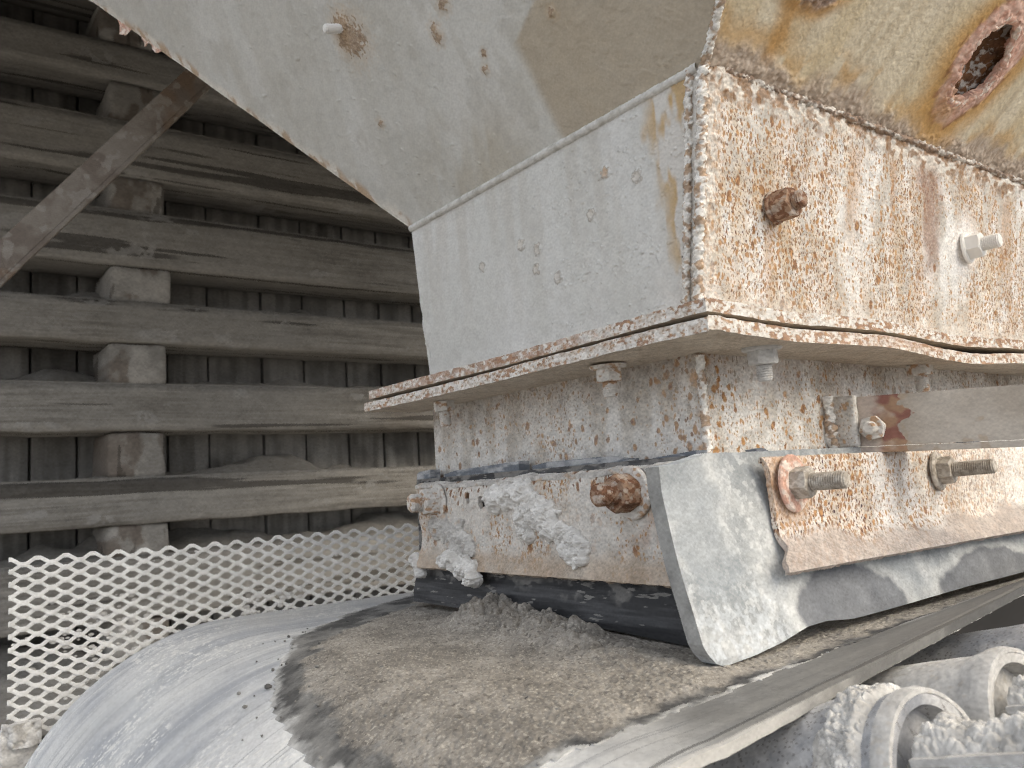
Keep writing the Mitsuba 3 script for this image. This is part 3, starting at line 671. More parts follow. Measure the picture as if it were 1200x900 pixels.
# flange plates, bent between the bolts
E1, E2 = .0685, .0655
def ring_plate(e, ey, zlo, th, wave, gap, seed):
    LA, LB = .394 + ey + e, e + XR + .05
    def fn(s, t):
        S = np.where(s < .45, s / .45 * LA, LA + (s - .45) / .55 * LB)
        left = S < LA
        q = np.clip(S / LA, 0, 1); r = np.clip((S - LA) / LB, 0, 1)
        ox, oy = np.where(left, -e, -e + r * LB), np.where(left, lerp(.394 + ey, -e, q), -e)
        ix, iy = np.where(left, .004, .004 + r * (LB - e - .004)), np.where(left, lerp(.394 + ey, .004, q), .004)
        x, y = lerp(ox, ix, t), lerp(oy, iy, t)
        x = x - np.where(left, 0, 0)
        ragg = N(np.stack([S * 60, S * 0 + seed, S * 0], -1), 1, 3) * .0022 * (t < .02) * np.where(left, .6, 1.4)
        x = x + np.where(left, ragg, 0); y = y + np.where(left, 0, ragg)
        k = 1 - .85 * t
        z = zlo + k * (np.where(left, wave[0] * np.sin((S / LA) * 7.0 + seed), wave[1] * np.sin((x - .09) / .255 * 2 * np.pi) - gap * sst(.02, .30, x)))
        return np.stack([x, y, z], -1)
    v, f = grid(900, 14, fn)
    v[:, 2] += .0007 * N(v, 120, 3) * 2
    m = thicken(v, f, (0, 0, th))
    return m
obj('flange', ring_plate(E2, .0275, .0035, .0092, (.0007, .0014), .0035, 1.0), 'flange_steel', hop, smooth=40, label='upper bent flange plate with rusty peeling edge')
bolt(hop, (.084, -.020, .111), (.10, -1, .04), 'bolt_rust', af=.023, h=.016, r=.0075, L=.027, washer=.014, lump=.0005, seed=3, roll=.1, label='thick rusty bolt near the corner of the chute')
bolt(hop, (.410, -.022, .117), (.12, -1, .02), 'bolt_white', af=.024, h=.013, r=.0075, L=.034, washer=.017, roll=.35, label='clean white bolt further along the chute')
bolt(hop, (.735, -.022, .115), (.1, -1, .0), 'bolt_dusty', af=.024, h=.013, r=.0075, L=.034, washer=.017)
def lsl(y, z): return np.array([-.007 - AX * (z - ZT), y, z])
obj('bolt', place(rough(stud(.0052, .020).subdivide_to_size(.002), .0003, 300), lsl(.345, .392), (-1, .12, -.25)), 'bolt_white', hop, smooth=True, label='painted stud sticking out of the grey slope')
# ragged skin peeling off the left rim of the hopper
fl = []
for (yy, zz, L, W, sd) in ((.80, .578, .034, .014, 1), (.77, .548, .020, .007, 2), (.745, .530, .030, .006, 3)):
    def fp(s, t):
        h = zz - ZT; y = .411 + CY * h
        a = np.array([-AX, CY, 1.0]) / np.linalg.norm([AX, CY, 1.0])
        p = np.array([-.0075 - AX * h, y, zz]) + (s * L)[..., None] * a + (t * W * np.sin(np.pi * np.clip(s * 1.02, 0, 1)) * (1 + 1.6 * N(np.stack([s * 5, s * 0 + sd, s * 0], -1), 1, 3)))[..., None] * np.array([-.15, .75, -.62])
        return p + (N(p, 120, 2) * .004)[..., None]
    v, f = grid(24, 10, fp); obj('peeling_flake', thicken(v, f, (.0012, 0, .0006)), 'flaked_rust', hop, smooth=40)

# ------------------------------------------------------------------ discharge chute below: lower flange, walls
dch = thing('discharge_chute', 'rust-speckled white steel discharge box bolted under the hopper flange', 'chute')
obj('flange', ring_plate(E1, .0346, -.0098, .0096, (.0006, .0022), .0060, 2.3), 'flange_steel', dch, smooth=40, label='lower bent flange plate with nuts hanging beneath')
def lw(s, t):
    p = np.stack([0 * s, lerp(.0, .394, s), lerp(-.205, -.0095, t)], -1)
    out = .0011 * N(p, 11, 2) * 2 + .0012 * N(p, 240, 3)
    return p - np.stack([out, 0 * out, 0 * out], -1)
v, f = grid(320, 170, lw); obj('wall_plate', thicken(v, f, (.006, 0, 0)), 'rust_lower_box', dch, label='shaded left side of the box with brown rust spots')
def rw(s, t):
    x = np.where(s < .7, s / .7 * .6, .6 + (s - .7) / .3 * .4)
    p = np.stack([x, 0 * s, lerp(-.205, -.0095, t)], -1)
    out = .0011 * N(p, 11, 2) * 2 + .0012 * N(p, 240, 3)
    return p - np.stack([0 * out, out, 0 * out], -1)
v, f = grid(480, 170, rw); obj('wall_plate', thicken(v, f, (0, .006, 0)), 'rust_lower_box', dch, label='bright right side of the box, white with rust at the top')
v, f = grid(20, 10, lambda s, t: np.stack([lerp(0, 1, s), .394 + 0 * s, lerp(-.205, -.0095, t)], -1)); obj('wall_plate', thicken(v, f, (0, -.005, 0)), 'rust_lower_box', dch)
v, f = grid(20, 10, lambda s, t: np.stack([1.0 + 0 * s, lerp(0, .394, s), lerp(-.205, -.0095, t)], -1)); obj('wall_plate', thicken(v, f, (-.005, 0, 0)), 'rust_lower_box', dch)
obj('corner_weld', weld([(-.0005, -.0005, -.012), (-.0005, -.0005, -.205)], .0036, .6, 11), 'weld_crust', dch)
for i, (bx, by) in enumerate(((.026, -.038), (.268, -.030), (.515, -.030), (-.036, .313), (-.034, .066), (.76, -.03))):
    bolt(dch, (bx, by, -.0105 - (.003 if bx > .2 else 0)), (.05, .02 * (-1) ** i, -1), 'bolt_dusty' if i in (1, 3, 4) else 'steel_white', af=.0195, h=.0105, r=.0062, L=.026, washer=.015 if i in (0, 4) else None, roll=.2 + i * .4)

# ------------------------------------------------------------------ left clamp, its rubber and strips
def profile_plate(prof, y_of, nu, nv, out_axis, th, amp, scale, seed=0, extra=None):
    """a plate whose section prof (out, z) is swept along the other axis; y_of(s, z) gives the coordinate along"""
    prof = np.asarray(prof, float); L = np.r_[0, np.cumsum(np.linalg.norm(np.diff(prof, axis=0), axis=1))]
    def fn(s, t):
        o, z = np.interp(t * L[-1], L, prof[:, 0]), np.interp(t * L[-1], L, prof[:, 1])
        o = (o + np.interp(np.clip(t - .03, 0, 1) * L[-1], L, prof[:, 0]) + np.interp(np.clip(t + .03, 0, 1) * L[-1], L, prof[:, 0])) / 3
        c = y_of(s, z)
        p = np.stack([-o, c, z], -1) if out_axis == 'x' else np.stack([c, -o, z], -1)
        e = amp * 2 * N(p, scale, 3, seed) + .0012 * N(p, 230, 3, seed)
        if extra is not None: e = e + extra(p)
        k = 0 if out_axis == 'x' else 1
        p[..., k] -= e; p[..., 2] += .3 * e * np.where(t < .2, 1, 0)
        return p
    v, f = grid(nu, nv, fn)
    n = normals(v, f); ax = 0 if out_axis == 'x' else 1
    n *= np.sign(-n[:, ax:ax + 1].mean())
    return v, f, -n * th
LP = [(.010, -.0915), (.020, -.0915), (.0275, -.095), (.031, -.103), (.0315, -.140), (.033, -.158), (.037, -.171), (.043, -.181)]
RL = np.random.default_rng(8)
v, f, off = profile_plate(LP, lambda s, z: lerp(.010 + 0 * z, .390 + .012 * np.clip(-(z + .1) * 20, -1, 1) * -1 + 0 * z, s), 330, 110, 'x', .005, .0016, 16, 1,
                          extra=lambda p: .0012 * np.clip(N(p, 90, 3, 4), 0, 1) * 4 - .0012)
hole = (((v[:, 1] - .262) / .0065) ** 2 + ((v[:, 2] + .116) / .0058) ** 2 < 1 + 1.2 * N(v, 200, 2)) | (((v[:, 1] - .287) / .0035) ** 2 + ((v[:, 2] + .111) / .0055) ** 2 < 1) | (((v[:, 1] - .034) / .0032) ** 2 + ((v[:, 2] + .112) / .0036) ** 2 < 1)
cl = thing('left_clamp', 'rust-pitted dust-covered clamp channel on the left side, above the black rubber', 'clamp')
obj('channel', thicken(v, f[~hole[f].any(1)], off), 'rust_clamp_left', cl)
bolt(cl, (-.030, .343, -.113), (-1, .10, .0), 'bolt_dusty', af=.025, h=.017, r=.0095, L=.034, washer=.018, wm='bolt_dusty', lump=.0010, seed=2, roll=.2, label='dust-caked bolt at the left end of the clamp')
bolt(cl, (-.031, .052, -.113), (-1, .06, .0), 'bolt_rust', af=.026, h=.017, r=.0090, L=.036, washer=.021, wm='bolt_dusty', lump=.0007, seed=5, roll=.5, label='corroded flaking bolt at the right end of the clamp')
# caked lumps: drips running down from the hole, and a curtain over the rubber
def cake(poly, face_out, amp, seed, base=.001, big=.006, n=260):
    """a patch of caked dust on the left clamp inside the band around the polyline poly of (y, z, half width)"""
    P = np.array(poly); y0, y1 = P[:, 0].min() - .04, P[:, 0].max() + .04; z0, z1 = P[:, 1].min() - .03, P[:, 1].max() + .03
    s, t = np.meshgrid(np.linspace(0, 1, n), np.linspace(0, 1, n), indexing='ij'); y, z = lerp(y0, y1, s), lerp(z0, z1, t)
    dmin = np.full(y.shape, 9.0)
    for a, b in zip(P[:-1], P[1:]):
        d = b[:2] - a[:2]; k = np.clip(((y - a[0]) * d[0] + (z - a[1]) * d[1]) / (d @ d), 0, 1)
        dmin = np.minimum(dmin, np.hypot(y - a[0] - k * d[0], z - a[1] - k * d[1]) / lerp(a[2], b[2], k))
    q = np.stack([y, z, 0 * y], -1)
    m = sst(1.15, .35, dmin + N(q, 75, 4, seed) * 1.7)
    h = m * (.45 + .9 * N(q, 60, 5, seed + 4) + .55 * crumbs(y, z, big, seed)) * amp + m * crumbs(y, z, big * .55, seed + 1) * amp * .30 + m * crumbs(y, z, big * .3, seed + 2) * amp * .22
    zz = np.array([c[1] for c in LP])[::-1]; oo = np.array([c[0] for c in LP])[::-1]
    o = np.interp(z, zz, oo) if face_out is None else face_out + 0 * z
    v = np.stack([-(o + base + h), y, z], -1).reshape(-1, 3)
    i = np.arange(n * n).reshape(n, n); qd = np.stack([i[:-1, :-1], i[1:, :-1], i[1:, 1:], i[:-1, 1:]], -1).reshape(-1, 4)
    f = np.vstack([qd[:, [0, 1, 2]], qd[:, [0, 2, 3]]]); f = f[(m.ravel()[f] > .04).all(1)]
    u, inv = np.unique(f, return_inverse=True)
    return thicken(v[u], inv.reshape(-1, 3), (.004, 0, 0))
obj('caked_dust', cake([(.235, -.112, .014), (.205, -.110, .020), (.180, -.125, .019), (.150, -.140, .015), (.115, -.158, .010)], None, .0060, 3, big=.0055), 'caked_dust_pale', cl, label='thick crumbly lump of pale dust running down the clamp')
obj('caked_dust', cake([(.200, -.130, .010), (.185, -.150, .007)], None, .0050, 6, big=.0045), 'caked_dust_pale', cl)
obj('caked_dust', cake([(.320, -.172, .006), (.300, -.172, .013), (.275, -.184, .012), (.262, -.190, .006)], .040, .008, 9, big=.007), 'caked_dust_pale', cl, label='curtain of pale dust hanging over the top of the black rubber')
obj('caked_dust', cake([(.345, -.14, .012), (.31, -.15, .016), (.28, -.16, .008)], None, .0035, 12, big=.005), 'caked_dust_grey', cl)
obj('caked_dust', cake([(.385, -.172, .006), (.372, -.19, .003)], .036, .005, 15, big=.005), 'caked_dust_pale', cl)
# black rubber strip
def bl(s, t):
    y = lerp(-.002, .400, s)
    bot = -.2195 - .0035 * sst(.1, 0, y) + .003 * N(np.stack([y * 14, y * 0, y * 0], -1), 1, 3)
    z = lerp(bot, -.088, t)
    o = .0225 + .010 * sst(-.17, -.215, z) + .0016 * N(np.stack([y, z, 0 * y], -1), 14, 3) + .0008 * N(np.stack([y * 20, z * 260, 0 * y], -1), 1, 3)
    return np.stack([-o, y, z], -1)
v, f = grid(260, 100, bl); obj('black_skirt', thicken(v, f, (.011, 0, 0)), 'black_rubber', smooth=35, label='black rubber skirt strip under the left clamp, above the dust heap', cat='rubber skirt')
# offcuts of rubber standing out above the left clamp
for i, (ya, yb, za, zb) in enumerate(((.403, .374, -.0800, -.0785), (.345, .212, -.0825, -.0790), (.192, .066, -.0825, -.0825), (.048, -.005, -.0880, -.0845))):
    def st(s, t):
        y = lerp(ya, yb, s); top = lerp(za, zb, s) - .0035 * sst(.75, 1.0, s) * (i == 2) - .002 * sst(.2, 0, s)
        z = lerp(-.098 + 0 * y, top, t); o = .0195 + .001 * N(np.stack([y * 30, z * 30, 0 * y + i], -1), 1, 2)
        return np.stack([-o, y, z], -1)
    v, f = grid(90, 12, st)
    k = obj('rubber_strip', thicken(v, f, (.0125, 0, 0)), 'strip_rubber', smooth=35,
            label=('short blue-grey rubber strip at the left end above the clamp', 'long blue-grey rubber strip above the clamp, second from the left', 'blue-grey rubber strip above the clamp and the flaking bolt', 'blue-grey rubber strip tucked behind the pale rubber flap')[i], cat='rubber strip', group='rubber strips above the left clamp')
# dust lying in the groove behind the clamp lip
def gd(s, t):
    y, o = lerp(-.0, .392, s), lerp(.006, .029, t)
    z = -.0945 + .0055 * sst(1, .3, t) + .010 * N(np.stack([y * 40, o * 40, 0 * y], -1), 1, 3) * .6
    return np.stack([-o, y, z], -1)
v, f = grid(320, 24, gd); obj('groove_dust', thicken(v, f, (0, 0, -.004)), 'caked_dust_grey', label='ridge of grey dust lying along the top lip of the left clamp', cat='dust')

# ------------------------------------------------------------------ right rubber flap and its clamp
RB = np.array([(-.0835, -.2085), (-.0815, -.2140), (-.0765, -.2195), (-.069, -.2225), (-.038, -.2205), (-.005, -.217), (.024, -.2125), (.046, -.212), (.077, -.2148), (.109, -.2145), (.163, -.214), (.253, -.212), (.36, -.2115), (1.05, -.205)])
def flap(s, t):
    top = -.0955 + .0075 * sst(-.085, -.02, lerp(-.0835, .3, np.minimum(s * 1.9, 1))) 
    x = np.where(s < .75, lerp(-.0835, .55, s / .75), lerp(.55, 1.02, (s - .75) / .25))
    bot = np.interp(x, RB[:, 0], RB[:, 1])
    top = -.0955 + .0080 * sst(-.085, -.02, x) + .0012 * N(np.stack([x * 90, x * 0, x * 0], -1), 1, 3)
    z = lerp(bot, top, t)
    k = np.clip((-.110 - z) / .108, 0, 1) ** 1.25
    y = -.028 - .030 * k - .004 * sst(.03, -.06, x) * k + .006 * sst(.8, 1, t) * sst(-.05, -.01, x)
    x = x - .006 * k * sst(.06, -.08, x)
    y = y - .0014 * N(np.stack([x, z, 0 * x], -1), 16, 3) * 2
    cr = (1 - t) * 0
    return np.stack([x, y, z], -1)
v, f = grid(520, 140, flap)
obj('pale_flap', thicken(v, f, (0, .0125, 0)), 'pale_rubber', smooth=35, label='pale dusty grey rubber flap at the corner, hanging down to the belt on the right', cat='rubber skirt')
RP = [(.0345, -.0925), (.0385, -.0930), (.0395, -.100), (.0400, -.138), (.0430, -.150), (.0520, -.160), (.0640, -.1725)]
def rx(s, z):
    x0 = np.interp(z, [-.175, -.165, -.158, -.133, -.10, -.0925], [-.004, .004, .018, .021, .0185, .013])
    return np.where(s < .75, lerp(x0, .55, s / .75), lerp(.55, 1.0, (s - .75) / .25))
v, f, off = profile_plate(RP, rx, 560, 120, 'y', .0045, .0012, 14, 7)
cr = thing('right_clamp', 'rust-freckled white clamp plate bolted over the pale rubber on the right side', 'clamp')
obj('plate', thicken(v, f, off), 'rust_clamp_right', cr)
bolt(cr, (.043, -.0405, -.113), (.16, -1, .02), 'bolt_plain', af=.021, h=.012, r=.0066, L=.042, washer=.0215, wm='flaked_rust', roll=.3, label='bolt with wide rusty washer near the end of the right clamp')
bolt(cr, (.258, -.0400, -.112), (.16, -1, .04), 'bolt_plain', af=.021, h=.011, r=.0066, L=.048, washer=.0175, roll=.5, label='bare long bolt further along the right clamp')
bolt(cr, (.47, -.0405, -.112), (.16, -1, .04), 'bolt_rust', af=.021, h=.012, r=.0066, L=.042, washer=.0215, roll=.5)
bolt(cr, (.72, -.0405, -.112), (.16, -1, .04), 'bolt_plain', af=.021, h=.012, r=.0066, L=.042, washer=.0215, roll=.5)
for (xa, xb, z0, z1, sd) in ((.030, .085, -.098, -.0855, 1), (.36, .392, -.098, -.083, 2), (.098, .16, -.098, -.0875, 3)):
    def sh(s, t):
        x = lerp(xa, xb, s); z = lerp(z0 + 0 * x, z1 - .004 * s + .003 * N(np.stack([x * 200, x * 0 + sd, x * 0], -1), 1, 3), t)
        return np.stack([x, -.020 + 0 * x + .004 * N(np.stack([x * 60, z * 90, 0 * x], -1), 1, 2), z], -1)
    v, f = grid(50, 12, sh)
    obj('torn_rubber', thicken(v, f, (0, .010, 0)), 'strip_rubber', smooth=35, label=('torn dark rubber end poking up behind the first bolt of the right clamp', 'dark rubber scrap behind the right clamp at the right edge', 'dark rubber scrap under the end of the grey bar')[sd - 1], cat='rubber strip')

# ------------------------------------------------------------------ grey strut bolted to the box
Q0 = np.array([.168, -.018, -.0868]); Q1 = Q0 + np.array([.039, -.121, -.004]) * 3.0
dq = (Q1 - Q0) / np.linalg.norm(Q1 - Q0); back = np.cross(dq, [0, 0, 1.0]); back /= np.linalg.norm(back); back *= np.sign(back[0])
a_, b_ = angle_bar(Q0, Q1, np.array([0, 0, 1.0]), back, .0425, .035, .005)
sb = obj('support_strut', a_, 'bar_steel', smooth=40, label='grey steel strut with dark red rusted end, bolted to the right side of the box', cat='strut')
obj('lower_leg', b_, 'bar_steel', sb, smooth=40)
m = box_mesh((.159, -.026, -.0875), (.1665, -.001, -.0430), .003, .0012, 120, .002, 4)
obj('clip', m, 'rust_lower_box', sb)
obj('weld_lump', weld([(.158, -.003, -.042), (.157, -.004, -.066), (.158, -.004, -.088)], .0050, 1.0, 21), 'weld_crust', sb)
bq = Q0 + dq * .017 + np.array([0, 0, .0150])
bolt(sb, bq - back * .001, -back, 'bolt_dusty', af=.0185, h=.009, r=.0056, L=.020, washer=None, roll=.2)

# ------------------------------------------------------------------ conveyor belt round its tail drum
XC, RD, ZB = -.1775, .24, -.230
YN, YF = -.145, .562
def belt_pt(S, y, ro=0.0):
    """S: metres along the belt from the drum's top (positive to the right); ro: below the top surface"""
    S, y = np.broadcast_arrays(np.asarray(S, float), np.asarray(y, float))
    flat = S >= 0; x = XC + np.maximum(S, 0)
    a = np.clip(-S / RD, 0, 3.35); R = RD - ro
    kn = np.clip((x - XC) / .56, 0, 1.4)
    wing = np.clip((-.028 - y) / (-.028 - YN), 0, 1.1) ** 1.15; zn = .050 * kn * wing
    kf = np.clip((x - .12) / .5, 0, 1.2); zf = .06 * kf * sst(.36, YF, y)
    yy = y + np.where(flat, .016 * kn * wing , 0)
    X = np.where(flat, x, XC - R * np.sin(a)); Z = np.where(flat, ZB - ro + zn + zf, ZB - RD + R * np.cos(a))
    return np.stack([X, yy, Z], -1)
def belt_top(s, t):
    S, y = lerp(-.80, 1.7, s), lerp(YN, YF, t)
    e = .0025 * N(np.stack([S * 55, S * 0, S * 0], -1), 1, 4) * (np.minimum(t, 1 - t) < .001)
    p = belt_pt(S, y + e)
    bead = .0016 * np.exp(-((y - YN - .006) / .004) ** 2) * sst(-.1, .1, S)
    p[..., 2] += .0010 * N(p, 22, 3) + bead
    return p
nu_, nv_ = 900, 260
v, f = grid(nu_, nv_, belt_top)
back_v = belt_pt(*[a.ravel() for a in np.meshgrid(np.linspace(-.80, 1.7, nu_), np.linspace(YN, YF, nv_), indexing='ij')], .0060)
off = back_v - belt_pt(*[a.ravel() for a in np.meshgrid(np.linspace(-.80, 1.7, nu_), np.linspace(YN, YF, nv_), indexing='ij')])
m = thicken(v, f, off)
su = np.repeat(np.linspace(-.80, 1.7, nu_), nv_); tv = np.tile(np.linspace(0, 1, nv_), nu_)
n1 = len(v); mv = np.array(m.vertices); uvs = np.zeros((len(mv), 2)); uvs[:n1, 0] = su; uvs[n1:2 * n1, 0] = su; uvs[:n1, 1] = tv; uvs[n1:2 * n1, 1] = tv
uvs[2 * n1:, 0] = mv[2 * n1:, 0] - XC
scene['conveyor_belt'] = mikit.ply(m, 'belt_rubber', True, uv=uvs)
labels['conveyor_belt'] = {'label': 'wide dusty rubber conveyor belt coming over its tail drum under the chute', 'category': 'conveyor belt'}
# frayed edge of the near side
def fr(s, t):
    S = lerp(-.35, 1.6, s); p = belt_pt(S, YN + 0 * S)
    w = .0008 + .0025 * np.clip(N(np.stack([S * 120, S * 0, S * 0], -1), 1, 4) + .15, 0, 1)
    p[..., 2] += lerp(-.0030 + 0 * S, -.0068 - w * .4, t); p[..., 1] += -w * (1 - .6 * t) + .003
    return p
v, f = grid(1400, 6, fr); obj('frayed_edge', thicken(v, f, (0, .004, .001)), 'belt_edge', 'conveyor_belt', smooth=40)
labels['conveyor_belt__frayed_edge'] = {'label': 'pale frayed rim along the near edge'}

# spilled dust on the belt: an irregular sheet, dark and damp along its rim, with a crumbly heap by the rubber
OUT = np.array([(.60, -.086), (.294, -.090), (.041, -.086), (-.065, -.090), (-.105, -.095), (-.148, -.096), (-.212, -.098), (-.253, -.081), (-.272, -.050), (-.288, -.015), (-.296, .03), (-.292, .096), (-.268, .195), (-.242, .261), (-.190, .353), (-.100, .445), (-.02, .50), (.077, .552), (.30, .55), (.60, .5)])
import shapely
POLY = shapely.Polygon(OUT)
def dist_in(x, y):
    pts = shapely.points(x.ravel(), y.ravel()); d = shapely.distance(POLY.exterior, pts)
    return np.where(shapely.contains(POLY, pts), d, -d).reshape(x.shape)
def sheet(x0, x1, y0, y1, step, hfun, m, key, **kw):
    nu, nv = int((x1 - x0) / step), int((y1 - y0) / step)
    s, t = np.meshgrid(np.linspace(x0, x1, nu), np.linspace(y0, y1, nv), indexing='ij')
    h, ok, dd = hfun(s, t)
    base = belt_pt(s - XC, t); base[..., 2] = np.where(s < XC, ZB - RD + np.sqrt(RD ** 2 - (s - XC) ** 2), base[..., 2])
    base[..., 0], base[..., 1] = s, t; base[..., 2] += h
    i = np.arange(nu * nv).reshape(nu, nv); q = np.stack([i[:-1, :-1], i[1:, :-1], i[1:, 1:], i[:-1, 1:]], -1).reshape(-1, 4)
    f = np.vstack([q[:, [0, 1, 2]], q[:, [0, 2, 3]]]); f = f[ok.ravel()[f].all(1)]
    u, inv = np.unique(f, return_inverse=True)
    mm = thicken(base.reshape(-1, 3)[u], inv.reshape(-1, 3), (0, 0, -.004)); d = dd.ravel()[u]; mv = np.array(mm.vertices)
    uvs = np.zeros((len(mv), 2)); uvs[:len(u), 0] = d; uvs[len(u):2 * len(u), 0] = d
    k = obj(key, mm, m, **kw); scene[k] = mikit.ply(mm, m, True, uv=uvs)
def q3(x, y, k): return np.stack([x * k, y * k, 0 * x], -1)
def wet_h(x, y):
    d = dist_in(x, y) + .020 * N(q3(x, y, 26), 1, 5, 1)
    return .0011 + .0005 * N(q3(x, y, 70), 1, 3) - .0008 * sst(.010, 0, d), (d > 0), d
def dry_h(x, y):
    d = dist_in(x, y)
    rim = .017 * sst(.1, -.1, x) * sst(-.04, .05, y) + .005 * sst(.0, -.1, x) * sst(.0, -.06, y) + .045 * sst(.25, .45, y) * sst(.1, -.05, x)
    d = d - rim + .018 * N(q3(x, y, 34), 1, 4, 2)
    body = sst(0, .05, d)
    grain = crumbs(x, y, .0026, 4, .6) * .0010
    # the heap along the black rubber
    hx = np.interp(y, [-.06, .05, .14, .24, .3], [-.10, -.082, -.060, -.050, -.035]) + .014 * N(q3(y, y, 14), 1, 2, 7)
    ridge = np.exp(-((x - hx) / .036) ** 2) * np.interp(y, [-.09, -.02, .05, .14, .19, .235, .265, .29, .33], [.15, .28, .42, .62, .85, .95, .55, .15, 0])
    front = .0008 + .0016 * body + .019 * ridge * (1 + .5 * N(q3(x, y, 60), 1, 4, 8)) + sst(.15, .6, ridge) * (crumbs(x, y, .0050, 5, .8) * .0046 + crumbs(x, y, .0090, 6, .3) * .0058)
    right = .0012 * sst(-.12, .0, x) * sst(-.082, -.060, y) * (y < -.02)
    return (front + grain + right * (.6 + 1.2 * N(q3(x, y, 60), 1, 3))) * sst(-.001, .022, d) + .0011, (d > 0) & ((y < -.005) | (x < .004)), d
sheet(-.33, .60, -.115, .56, .0034, wet_h, 'wet_dust', 'damp_dust', label='dark damp rim of dust round the brown spill on the belt', cat='dust')
sheet(-.31, .60, -.115, .56, .00125, dry_h, 'brown_dust', 'spilled_dust', label='brown grainy dust spilled on the belt and heaped against the black rubber', cat='dust')
# loose dark crumbs
rc = np.random.default_rng(11); parts = []
for i in range(170):
    x, y = rc.uniform(-.30, -.02), rc.uniform(-.09, .42)
    if dist_in(np.array([x]), np.array([y]))[0] < (.02 if i % 5 else -.03): continue
    r = .0008 + .0014 * rc.random() ** 2.5 + (.0020 if i in (3, 9, 60) else 0)
    g = trimesh.creation.icosphere(subdivisions=2, radius=r); g.apply_scale([1, rc.uniform(.6, 1.2), .7]); g = rough(g, r * .3, 400, i)
    z = ZB + .0035 if x > XC else ZB - RD + math.sqrt(RD ** 2 - (x - XC) ** 2) + .0033
    g.apply_translation([x, y, z]); parts.append(g)
for i in range(260):
    x, y = rc.uniform(-.30, -.05), rc.uniform(-.10, .42)
    dd = dist_in(np.array([x]), np.array([y]))[0]
    if dd > .012 or dd < -.045 * rc.random(): continue
    r = .0006 + .0011 * rc.random() ** 2
    g = trimesh.creation.icosphere(subdivisions=1, radius=r); g = rough(g, r * .3, 500, i)
    g.apply_translation([x, y, (ZB if x > XC else ZB - RD + math.sqrt(RD ** 2 - (x - XC) ** 2)) + .0014]); parts.append(g)
obj('loose_crumbs', join(*parts), 'wet_dust', label='small dark crumbs scattered over the brown dust on the belt', cat='crumbs', kind='stuff')

# ------------------------------------------------------------------ expanded metal guard behind the belt
GY, LW, SW = .62, .0267, .0133
gm = thing('mesh_guard', 'white dusty expanded metal mesh guard standing behind the belt', 'guard')
parts = []
rows = 26; x0, x1 = -.392, .62
for j in range(rows + 1):
    n = int((x1 - x0) / (LW / 2)) + 1
    xs, zs_, ws = [], [], []
    for k in range(n):
        xk = x0 + k * LW / 2; sgn = (-1) ** (k + j)
        for dx in (-.19, .19):
            xs.append(xk + dx * LW / 2); zs_.append(sgn * SW / 4 * .84); ws.append(1.0)
    xs, zs_ = np.array(xs), np.array(zs_); xs = np.clip(xs, x0, x1)
    zc = -.1495 - j * SW / 2 + .0012 * np.sin(xs * 9) + .0016 * N(np.stack([xs * 26, xs * 0 + j * .35, xs * 0], 1), 1, 2)
    p = np.stack([xs, GY + zs_ * .35 + .0008 * np.sin(xs * 40 + j) + .005 * np.sin(xs * 8 + 1) * (1 - j / 40) + .006 * N(np.stack([xs * 9, zc * 16, xs * 0], 1), 1, 2), zc + zs_], 1)
    hw = .0023 * (1 + .35 * N(np.stack([xs * 90, xs * 0 + j * 3.3, xs * 0], 1), 1, 2))
    sec = np.array([(-.0011, -1), (.0011, -1), (.0016, 0), (.0011, 1), (-.0011, 1), (-.0016, 0)])
    vv = p[:, None] + np.stack([np.zeros((len(p), 6)), np.broadcast_to(sec[:, 0], (len(p), 6)), hw[:, None] * sec[:, 1]], -1)
    i = np.arange(len(p) * 6).reshape(-1, 6); jn = np.roll(i, -1, 1); qd = np.stack([i[:-1], jn[:-1], jn[1:], i[1:]], -1).reshape(-1, 4)
    caps = [[i[0, 0], i[0, k], i[0, k + 1]] for k in range(1, 5)] + [[i[-1, 0], i[-1, k + 1], i[-1, k]] for k in range(1, 5)]
    parts.append(TM(vv.reshape(-1, 3), np.vstack([qd[:, [0, 1, 2]], qd[:, [0, 2, 3]], caps])))
obj('mesh_panel', join(*parts), 'mesh_white', gm, smooth=50)
rc = np.random.default_rng(21); parts = []
for i in range(190):
    if i < 120: x, z = rc.normal(-.300, .035), rc.normal(-.232, .022)
    elif i < 150: x, z = rc.normal(-.13, .03), rc.normal(-.225, .012)
    else: x, z = rc.uniform(-.39, .1), rc.uniform(-.30, -.155)
    if z > -.15 or x < -.391: continue
    j = round((-.1495 - z) / (SW / 2)); z = -.1495 - j * SW / 2 + rc.uniform(-.002, .002)
    r = rc.uniform(.0012, .0036) * (1.0 if i < 150 else .6)
    g = trimesh.creation.icosphere(subdivisions=2, radius=r); g.apply_scale([1.3, .6, .8]); g = rough(g, r * .35, 260, i)
    g.apply_translation([x, GY - .001, z]); parts.append(g)
obj('stuck_dust', join(*parts), 'caked_dust', gm, smooth=True, label='clots of white dust stuck in the mesh openings')
labels[gm + '__stuck_dust']['kind'] = 'stuff'
m = box_mesh((-.401, GY - .012, -.62), (-.366, GY + .016, -.318), .004, .004, 60, .004, 2)
obj('post', m, 'caked_dust', gm, label='dust-caked post at the lower left corner of the mesh')
def foot(s, t):
    x, z = lerp(-.397, -.362, s), lerp(-.335, -.312, t)
    h = .010 * sst(0, .25, s) * sst(1, .6, s + t * .5)
    p = np.stack([x, GY - .006 - h, z], -1); p[..., 1] -= .008 * (crumbs(x, z, .008, 3)); return p
v, f = grid(70, 50, foot); obj('caked_dust', thicken(v, f, (0, .012, 0)), 'caked_dust', gm)

